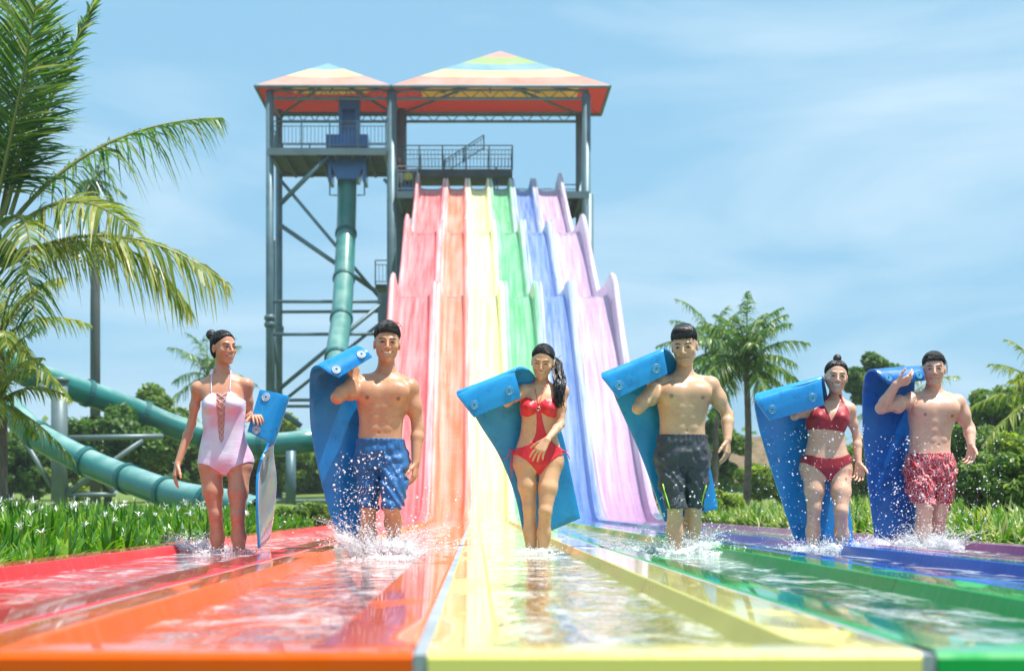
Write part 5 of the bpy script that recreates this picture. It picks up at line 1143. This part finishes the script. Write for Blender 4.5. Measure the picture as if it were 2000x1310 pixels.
def foam_mat(Y0, rows, mat, label, plugs, th=.016, back=None, plugmat=None, seed=0):
    L = np.array([W(a[0], a[1], Y0+a[2]) for a, b in rows]); Rr = np.array([W(b[0], b[1], Y0+b[2]) for a, b in rows])
    L = cr(L, 8); Rr = cr(Rr, 8); nu = len(L); nv = 13; u = np.linspace(0, 1, nv)[None, :, None]; C = L[:, None]*(1-u)+Rr[:, None]*u
    dv = np.arange(nu)/(nu-1); C = C+np.array((0, 1., 0))*(.010*np.sin(u*3.1*2+dv[:, None, None]*9+seed))*(dv > .25)[:, None, None]
    T = np.gradient(C, axis=0); S = np.gradient(C, axis=1); N = nrm(np.cross(T, S))
    org = C[-1].mean(0); org = np.array((org[0], Y0, 0.)); e = empty('foam_mat', label, 'foam mat', org, 'folded foam slide mats')
    a = (C-org+N*th/2).reshape(-1, 3); b = (C-org-N*th/2).reshape(-1, 3); g = grid_faces(nu, nv); V = np.concatenate([a, b]); n = nu*nv
    ring = [(i, 0) for i in range(nu)]+[(nu-1, j) for j in range(1, nv)]+[(i, nv-1) for i in range(nu-2, -1, -1)]+[(0, j) for j in range(nv-2, 0, -1)]
    ring = np.array([i*nv+j for i, j in ring]); r2 = np.roll(ring, -1); side = np.stack([ring, r2, r2+n, ring+n], 1)
    o = npmesh('sheet', V, [np.concatenate([g[:, ::-1], g+n, side[:, ::-1]])], [mat]+([back] if back else [mat]), e, mi=np.concatenate([(np.arange(len(g))//(nv-1) > (nu-1)*.52).astype(int)*(seed == 9), np.zeros(len(g), int), np.zeros(len(side), int)]))
    bv = o.modifiers.new('bevel', 'BEVEL'); bv.width = .004; bv.segments = 2; bv.limit_method = 'ANGLE'; bv.angle_limit = R(50)
    for uu, vv in plugs:
        i = uu*8*1.0; i0 = min(int(i), nu-2); f = i-i0; j = vv*(nv-1); j0 = min(int(j), nv-2); gq = j-j0
        def bl(A): return (A[i0, j0]*(1-f)+A[i0+1, j0]*f)*(1-gq)+(A[i0, j0+1]*(1-f)+A[i0+1, j0+1]*f)*gq
        c = bl(C)-org; nn = nrm(bl(N)); tt = nrm(bl(T)); 
        if nn[1] > 0: nn = -nn
        ss = np.cross(nn, tt); mb = MB(); c = c+nn*th*.5; th_ = np.arange(24)/24*2*math.pi; prof = [(.027, .0), (.027, .004), (.025, .006), (.022, .0035), (.018, .0035), (.016, .006), (.0085, .006), (.007, .002), (0.0005, .002)]
        V = np.concatenate([c+nn*h_+r_*(np.cos(th_)[:, None]*tt+np.sin(th_)[:, None]*ss) for r_, h_ in prof]); mb.add(V, grid_faces(len(prof), 24, True)); pe = mb.build('plug', plugmat or plug_m, e, smooth=False)
        mb = MB(); mb.ell(c+nn*.004, (.004, .004, .004), nu=8, nv=6); mb.build('pin', var_mat('plug_pin', (.02, .08, .2), .4), e)
foam_mat(P1['Y'], [((484, 842, -.16), (508, 761, -.13)), ((510, 856, -.17), (536, 766, -.14)), ((531, 867, -.14), (561, 773, -.12)), ((532, 868, -.06), (563, 778, -.05)), ((525, 872, -.02), (548, 800, .03)), ((512, 892, -.08), (532, 868, .12)),
    ((503, 930, -.16), (538, 937, .20)), ((503, 1000, -.19), (534, 1000, .22)), ((506, 1070, -.19), (526, 1052, .20))], foam_c, 'small folded mat hanging edge-on in the hand of the pink swimsuit woman', [(.55, .12), (.55, .86)], back=rainbow_sheen, plugmat=plug_w, seed=9)
foam_mat(P2['Y'], [((661, 738, -.24), (727, 697, -.15)), ((642, 728, -.25), (715, 685, -.15)), ((621, 716, -.22), (699, 677, -.10)), ((608, 728, -.14), (690, 686, .04)), ((606, 775, -.02), (700, 750, .14)), ((608, 840, .05), (712, 830, .16)),
    ((622, 920, .08), (712, 910, .17)), ((640, 990, .10), (712, 985, .18)), ((666, 1071, .10), (712, 1050, .16))], foam_b, 'blue mat draped over the shoulder of the smiling blue shorts man', [(.85, .16), (.85, .84)], plugmat=plug_w, seed=1)
foam_mat(P3['Y'], [((926, 815, -.24), (1017, 777, -.18)), ((908, 792, -.25), (1011, 750, -.19)), ((892, 770, -.24), (1006, 726, -.18)), ((897, 765, -.15), (1020, 718, -.12)), ((907, 776, -.04), (1043, 732, -.0)), ((938, 830, .03), (1075, 790, .12)), ((975, 890, .10), (1099, 850, .16)), ((1005, 965, .12), (1117, 935, .18)), ((1025, 1058, .14), (1133, 1012, .18))],
    foam_c, 'wide blue mat fanned out behind the woman in the red monokini', [(.8, .14), (.8, .82)], seed=2)
foam_mat(P4['Y'], [((1207, 777, -.26), (1303, 730, -.20)), ((1190, 755, -.27), (1299, 706, -.21)), ((1175, 735, -.26), (1296, 684, -.20)), ((1180, 730, -.17), (1304, 683, -.12)), ((1190, 745, -.05), (1318, 700, .04)), ((1208, 790, .04), (1345, 760, .14)), ((1227, 833, .1), (1365, 830, .17)), ((1252, 890, .12), (1380, 885, .18)), ((1274, 950, .12), (1392, 940, .18)), ((1298, 1018, .14), (1401, 993, .18))],
    foam_c, 'blue mat with its flap over the shoulder of the charcoal shorts man', [(.8, .14), (.8, .82)], seed=3)
foam_mat(P5['Y'], [((1504, 822, -.25), (1609, 791, -.22)), ((1488, 800, -.26), (1606, 765, -.23)), ((1475, 780, -.25), (1604, 741, -.22)), ((1478, 770, -.16), (1609, 736, -.16)), ((1474, 790, -.04), (1612, 752, .04)), ((1483, 840, .05), (1625, 820, .14)), ((1497, 890, .1), (1640, 880, .17)), ((1522, 965, .12), (1655, 960, .18)), ((1553, 1055, .14), (1667, 1062, .18))],
    foam_c, 'blue mat slanting behind the woman in the crimson bikini', [(.8, .14), (.8, .82)], seed=4)
foam_mat(P6['Y'], [((1735, 750, -.24), (1806, 743, -.14)), ((1722, 737, -.25), (1804, 730, -.15)), ((1706, 723, -.21), (1799, 717, -.08)), ((1692, 730, -.12), (1790, 722, .06)), ((1685, 765, -.0), (1785, 770, .14)), ((1685, 850, .06), (1785, 850, .17)), ((1692, 920, .1), (1787, 920, .18)), ((1700, 980, .12), (1788, 980, .18)), ((1710, 1057, .1), (1788, 1042, .15))],
    foam_d, 'deep blue mat held up by the raised hand of the floral shorts man', [(.85, .12), (.85, .86)], seed=5)
# ------------------------------------------------------------------ small people on the tower decks
def small_person(px, ptop, pbot, Y, label, shirt, pants, seed):
    s = F/Y; org = W(px, pbot, Y); H = (pbot-ptop)/s; k = H/1.7; e = empty('person', label, 'person', org)
    G_ = SDF((-.4*k, -.3*k, -.05), (.4*k, .3*k, 1.8*k), .014); c = lambda *a: np.array(a)*k
    for sg in (-1, 1):
        G_.chain([c(sg*.09, 0, .88), c(sg*.10, -.02*sg, .48), c(sg*.10, .02, .06)], np.array([.085, .06, .045])*k, .02); G_.cap(c(sg*.10, .02, .04), c(sg*.11, -.12, .03), .04*k, .03*k)
        G_.chain([c(sg*.19, 0, 1.38), c(sg*.25, -.02, 1.10), c(sg*.20, -.18-.04*sg, .98)], np.array([.05, .042, .03])*k, .02); G_.ell(c(sg*.19, -.22, .97), c(.035, .05, .03), k=.01)
    G_.loft(np.array([.82, .95, 1.1, 1.3, 1.42])*k, np.array([.15, .155, .14, .17, .12])*k, np.array([.1, .11, .095, .11, .07])*k, [0]*5, [0]*5, .02)
    Bd = G_.D.copy(); G_.cap(c(0, 0, 1.38), c(0, -.01, 1.52), .05*k, .048*k, .02); G_.ell(c(0, -.015, 1.60), c(.07, .088, .10), k=.015); V, Fq = G_.mesh(); npmesh('body', V, Fq, var_mat('small_skin', (.40, .24, .15), .6), e)
    X, Z = G_.ax[0][:, None, None], G_.ax[2][None, None, :]
    D = np.maximum(Bd-.012, np.maximum(.92*k-Z, Z-1.45*k)); V, Fq = G_.mesh(D+0*X); npmesh('shirt', V, Fq, var_mat('shirt_cloth', shirt, .7), e)
    D = np.maximum(Bd-.016, np.maximum(.45*k-Z, Z-.93*k)); D = np.maximum(D, np.abs(X)-.21*k); V, Fq = G_.mesh(D); npmesh('shorts', V, Fq, var_mat('pants_cloth', pants, .7), e)
    G2 = SDF(c(-.15, -.2, 1.4), c(.15, .2, 1.8), .01); G2.ell(c(0, .01, 1.63), c(.078, .092, .098), k=0); G2.ell(c(0, -.11, 1.57), c(.08, .09, .09), k=.005, sub=True); V, Fq = G2.mesh(); npmesh('hair', V, Fq, hairm, e)
small_person(780, 307, 376, 50.8, 'tiny attendant in a dark red shirt on the start deck', (.20, .03, .04), (.6, .6, .6), 1)
small_person(797, 331, 380, 50.0, 'tiny person in a yellow shirt beside the red lane top', (.65, .55, .06), (.02, .02, .04), 2)
small_person(969, 326, 372, 52.0, 'tiny person in bright blue above the green lane', (.03, .25, .6), (.03, .2, .5), 3)
for px, py, Y, lab in ((944, 358, 51.6, 'small blue crate of mats at the yellow lane top'), (797, 381, 49.6, 'small blue tub by the yellow shirted person')):
    c = W(px, py, Y); e = empty('mat_crate', lab, 'crate', (c[0], Y, 11.7 if px > 900 else zD)); mb = MB(); z0 = 0.; w = .22
    for a, b in (((-w, -.2, 0), (w, .2, .04)), ((-w, -.2, .041), (-w+.03, .2, .32)), ((w-.03, -.2, .041), (w, .2, .32)), ((-w+.031, -.2, .041), (w-.031, -.17, .32)), ((-w+.031, .17, .041), (w-.031, .2, .32))): mb.box(a, b)
    mb.build('tub', bluem, e); mb = MB(); mb.box((-w-.02, -.22, .321), (w+.02, .22, .35)); mb.build('lid', bluem, e)
# ------------------------------------------------------------------ splashes
t = NT('splash_water'); p1_ = t.n('ShaderNodeBsdfPrincipled', {'Base Color': (1, 1, 1, 1), 'Roughness': .06, 'IOR': 1.33, 'Specular IOR Level': .6})
gl_ = t.n('ShaderNodeBsdfGlossy', {'Color': (1, 1, 1, 1), 'Roughness': .12}); tr_ = t.n('ShaderNodeBsdfTransparent', {'Color': (.97, .99, 1, 1)}); dl_ = t.n('ShaderNodeBsdfTranslucent', {'Color': (1, 1, 1, 1)})
a_ = t.n('ShaderNodeMixShader', {0: .5, 1: p1_.outputs[0], 2: dl_.outputs[0]}); lw = t.n('ShaderNodeLayerWeight', {'Blend': .5}); b_ = t.n('ShaderNodeMixShader', {0: t.math('MULTIPLY_ADD', lw.outputs['Facing'], .6, .16), 1: tr_.outputs[0], 2: a_.outputs[0]})
t.link(b_.outputs[0], t.out.inputs[0]); splash_m = t.m
t = NT('droplet'); p1_ = t.n('ShaderNodeBsdfPrincipled', {'Base Color': (1, 1, 1, 1), 'Roughness': .05, 'IOR': 1.33}); dl_ = t.n('ShaderNodeBsdfTranslucent', {'Color': (1, 1, 1, 1)}); a_ = t.n('ShaderNodeMixShader', {0: .4, 1: p1_.outputs[0], 2: dl_.outputs[0]}); t.link(a_.outputs[0], t.out.inputs[0]); drop_m = t.m
def icos(c, r, nu=7, nv=5, stretch=None):
    """many small ellipsoids at once; stretch = vectors"""
    n = len(c); th = np.arange(nu)/nu*2*np.pi; ph = np.linspace(0, np.pi, nv+1)
    S = np.array([(math.sin(a)*math.cos(b), math.sin(a)*math.sin(b), math.cos(a)) for a in ph for b in th]); f = grid_faces(nv+1, nu, True)[:, ::-1]
    if stretch is None: stretch = np.tile((0, 0, 1.), (n, 1))
    L = np.linalg.norm(stretch, axis=1); w = nrm(stretch); u = nrm(np.cross(w, np.array((.3, 1., .2)))); v = np.cross(w, u)
    V = c[:, None]+r[:, None, None]*(S[None, :, :1]*u[:, None]+S[None, :, 1:2]*v[:, None]+S[None, :, 2:]*w[:, None]*np.maximum(L, 1)[:, None, None])
    return V.reshape(-1, 3), (f[None]+np.arange(n)[:, None, None]*len(S)).reshape(-1, 4)
def splash(label, jets, seed, spray=None):
    """jets: (px, py, Y, spread m, height m, n, lean x)"""
    r = np.random.default_rng(seed); mb = MB(); cs = []; rs = []; st = []
    for px, py, Y, sp_, H, n, lean in jets:
        c0 = W(px, py, Y); c0[2] = 0.0
        # ragged crown: thin fingers of water thrown out on ballistic arcs
        for i in range(n):
            a = r.uniform(0, 2*np.pi); v = np.array((math.cos(a)*sp_*r.uniform(.2, 1)+lean, math.sin(a)*sp_*.6*r.uniform(.2, 1), H*r.uniform(.3, 1)**.8)); k = r.integers(5, 9); tt = np.linspace(.0, r.uniform(.5, 1.0), k)
            src = c0+np.array((math.cos(a), math.sin(a), 0))*r.uniform(.02, .09); pts = src+v*tt[:, None]*1.35; pts[:, 2] = src[2]+v[2]*(tt*2.0-tt**2*1.15)-.01; pts += r.normal(0, .006, pts.shape)
            rad = np.linspace(.0045, .0012, k)*r.uniform(.4, 1.15)
            if i % 3 == 0: mb.tube(pts, rad, 5)
            for p_ in pts[1:]:
                if r.random() < .8: cs.append(p_+r.normal(0, .014, 3)); rs.append(.0014+.0034*r.random()**3); st.append(v*.9/(np.linalg.norm(v)+.01)*r.uniform(.8, 2.2))
        # foam skirt on the water
        m = int(n*1.7); a = r.uniform(0, 2*np.pi, m); q = r.uniform(.05, 1, m)**.7*(sp_*.9+.05)
        for aa, qq in zip(a, q): cs.append(c0+np.array((math.cos(aa)*qq, math.sin(aa)*qq*.6, r.uniform(0, .02)+.055*max(0, 1-qq/(sp_+.05))*r.random()))); rs.append(.002+.0050*r.random()**2*(1.1-qq/(sp_+.2))); st.append(np.array((r.normal(), r.normal(), .2))*1.5)
        # torn sheets
        for i in range(max(4, n//9)):
            a = r.uniform(0, 2*np.pi); w_ = r.uniform(.03, .07); d = np.array((math.cos(a), math.sin(a), 0)); s_ = np.array((-d[1], d[0], 0)); hgt = H*r.uniform(.25, .6); gx = []
            for u in np.linspace(0, 1, 7):
                for v in np.linspace(-1, 1, 7):
                    wv = w_*(1-.55*u); p_ = c0+d*(.03+sp_*.55*u*u)+s_*v*wv*(1+.4*u)+np.array((lean*u*.7, 0, hgt*(1.5*u-.6*u*u)*(1-.25*v*v)))+r.normal(0, .0045+.006*u, 3); gx.append(p_)
            f = grid_faces(7, 7); f = f[r.random(len(f)) > .10]; mb.add(np.array(gx), f)
    V, Fq = icos(np.array(cs), np.array(rs), 6, 4, np.array(st)); mb.add(V, Fq, 1)
    if spray:
        for px0, px1, py0, py1, Y, n, mode in spray:
            u = r.uniform(0, 1, n); v = r.uniform(0, 1, n)**mode; c = np.array([W(px0+(px1-px0)*a, py1+(py0-py1)*b, Y+dy) for a, b, dy in zip(u, v, r.uniform(-.12, .12, n))]); rad = .0018+.0050*r.random(n)**5
            V, Fq = icos(c, rad, 7, 5, nrm(r.normal(0, 1, (n, 3)))*r.uniform(1, 1.5, (n, 1))); mb.add(V, Fq, 1)
    tag(mb.build('water_splash', [splash_m, drop_m], smooth=True), label, 'splash', kind='stuff')
splash('churned white water around the shins of the pink swimsuit woman', [(385, 0, 9.0, .16, .20, 170, -.05), (425, 0, 8.75, .12, .10, 60, 0), (468, 0, 8.8, .08, .09, 50, 0), (410, 0, 9.2, .14, .12, 90, 0)], 1, [(350, 420, 1000, 1070, 8.9, 60, 1.5), (500, 580, 1000, 1040, 9, 20, 1)])
splash('big splash bursting round the legs of the blue shorts man', [(752, 0, 7.95, .20, .26, 300, .05), (715, 0, 8.1, .14, .32, 150, -.12), (800, 0, 8.0, .22, .16, 170, .12), (770, 0, 7.6, .18, .10, 140, 0)], 2, [(650, 760, 880, 1080, 7.9, 330, 1.1), (740, 900, 950, 1060, 8., 160, 1.6), (670, 740, 950, 1060, 7.85, 220, 1.)])
splash('low ripple splash at the ankles of the red monokini woman', [(1040, 0, 8.8, .10, .08, 90, 0), (1065, 0, 8.8, .11, .07, 90, 0), (1080, 0, 8.6, .18, .05, 60, .05)], 3)
splash('spreading splash at the knees of the charcoal shorts man', [(1320, 0, 8.45, .16, .16, 170, .02), (1355, 0, 8.55, .15, .24, 150, .06), (1270, 0, 8.6, .20, .14, 150, -.15), (1390, 0, 8.3, .22, .10, 120, .1)], 4, [(1290, 1430, 940, 1060, 8.4, 150, 1.4), (1200, 1300, 1020, 1060, 8.5, 60, 1.2)])
splash('spray and drops round the shins of the crimson bikini woman', [(1588, 0, 8.95, .14, .16, 140, 0), (1648, 0, 8.85, .16, .17, 160, .03), (1540, 0, 9.0, .15, .10, 80, -.05)], 5, [(1480, 1700, 830, 1070, 8.85, 420, 1.1)])
splash('tall spray thrown up by the legs of the floral shorts man', [(1806, 0, 9.5, .16, .24, 190, 0), (1835, 0, 9.4, .18, .2, 170, .06), (1760, 0, 9.5, .20, .18, 150, -.1)], 6, [(1690, 1960, 850, 1060, 9.35, 620, 1.1), (1740, 1860, 940, 1050, 9.3, 260, 1.2)])

# ------------------------------------------------------------------ the humid air
hz = MB(); hz.box((-75, -4, -1.6), (80, 112, 19.5)); t = NT('humid_air'); pv = t.n('ShaderNodeVolumePrincipled', {'Color': (.92, .97, 1, 1), 'Density': .0009, 'Anisotropy': .25})
t.link(pv.outputs[0], t.out.inputs['Volume']); tag(hz.build('haze', t.m), 'thin bright humid air', 'haze', kind='stuff')
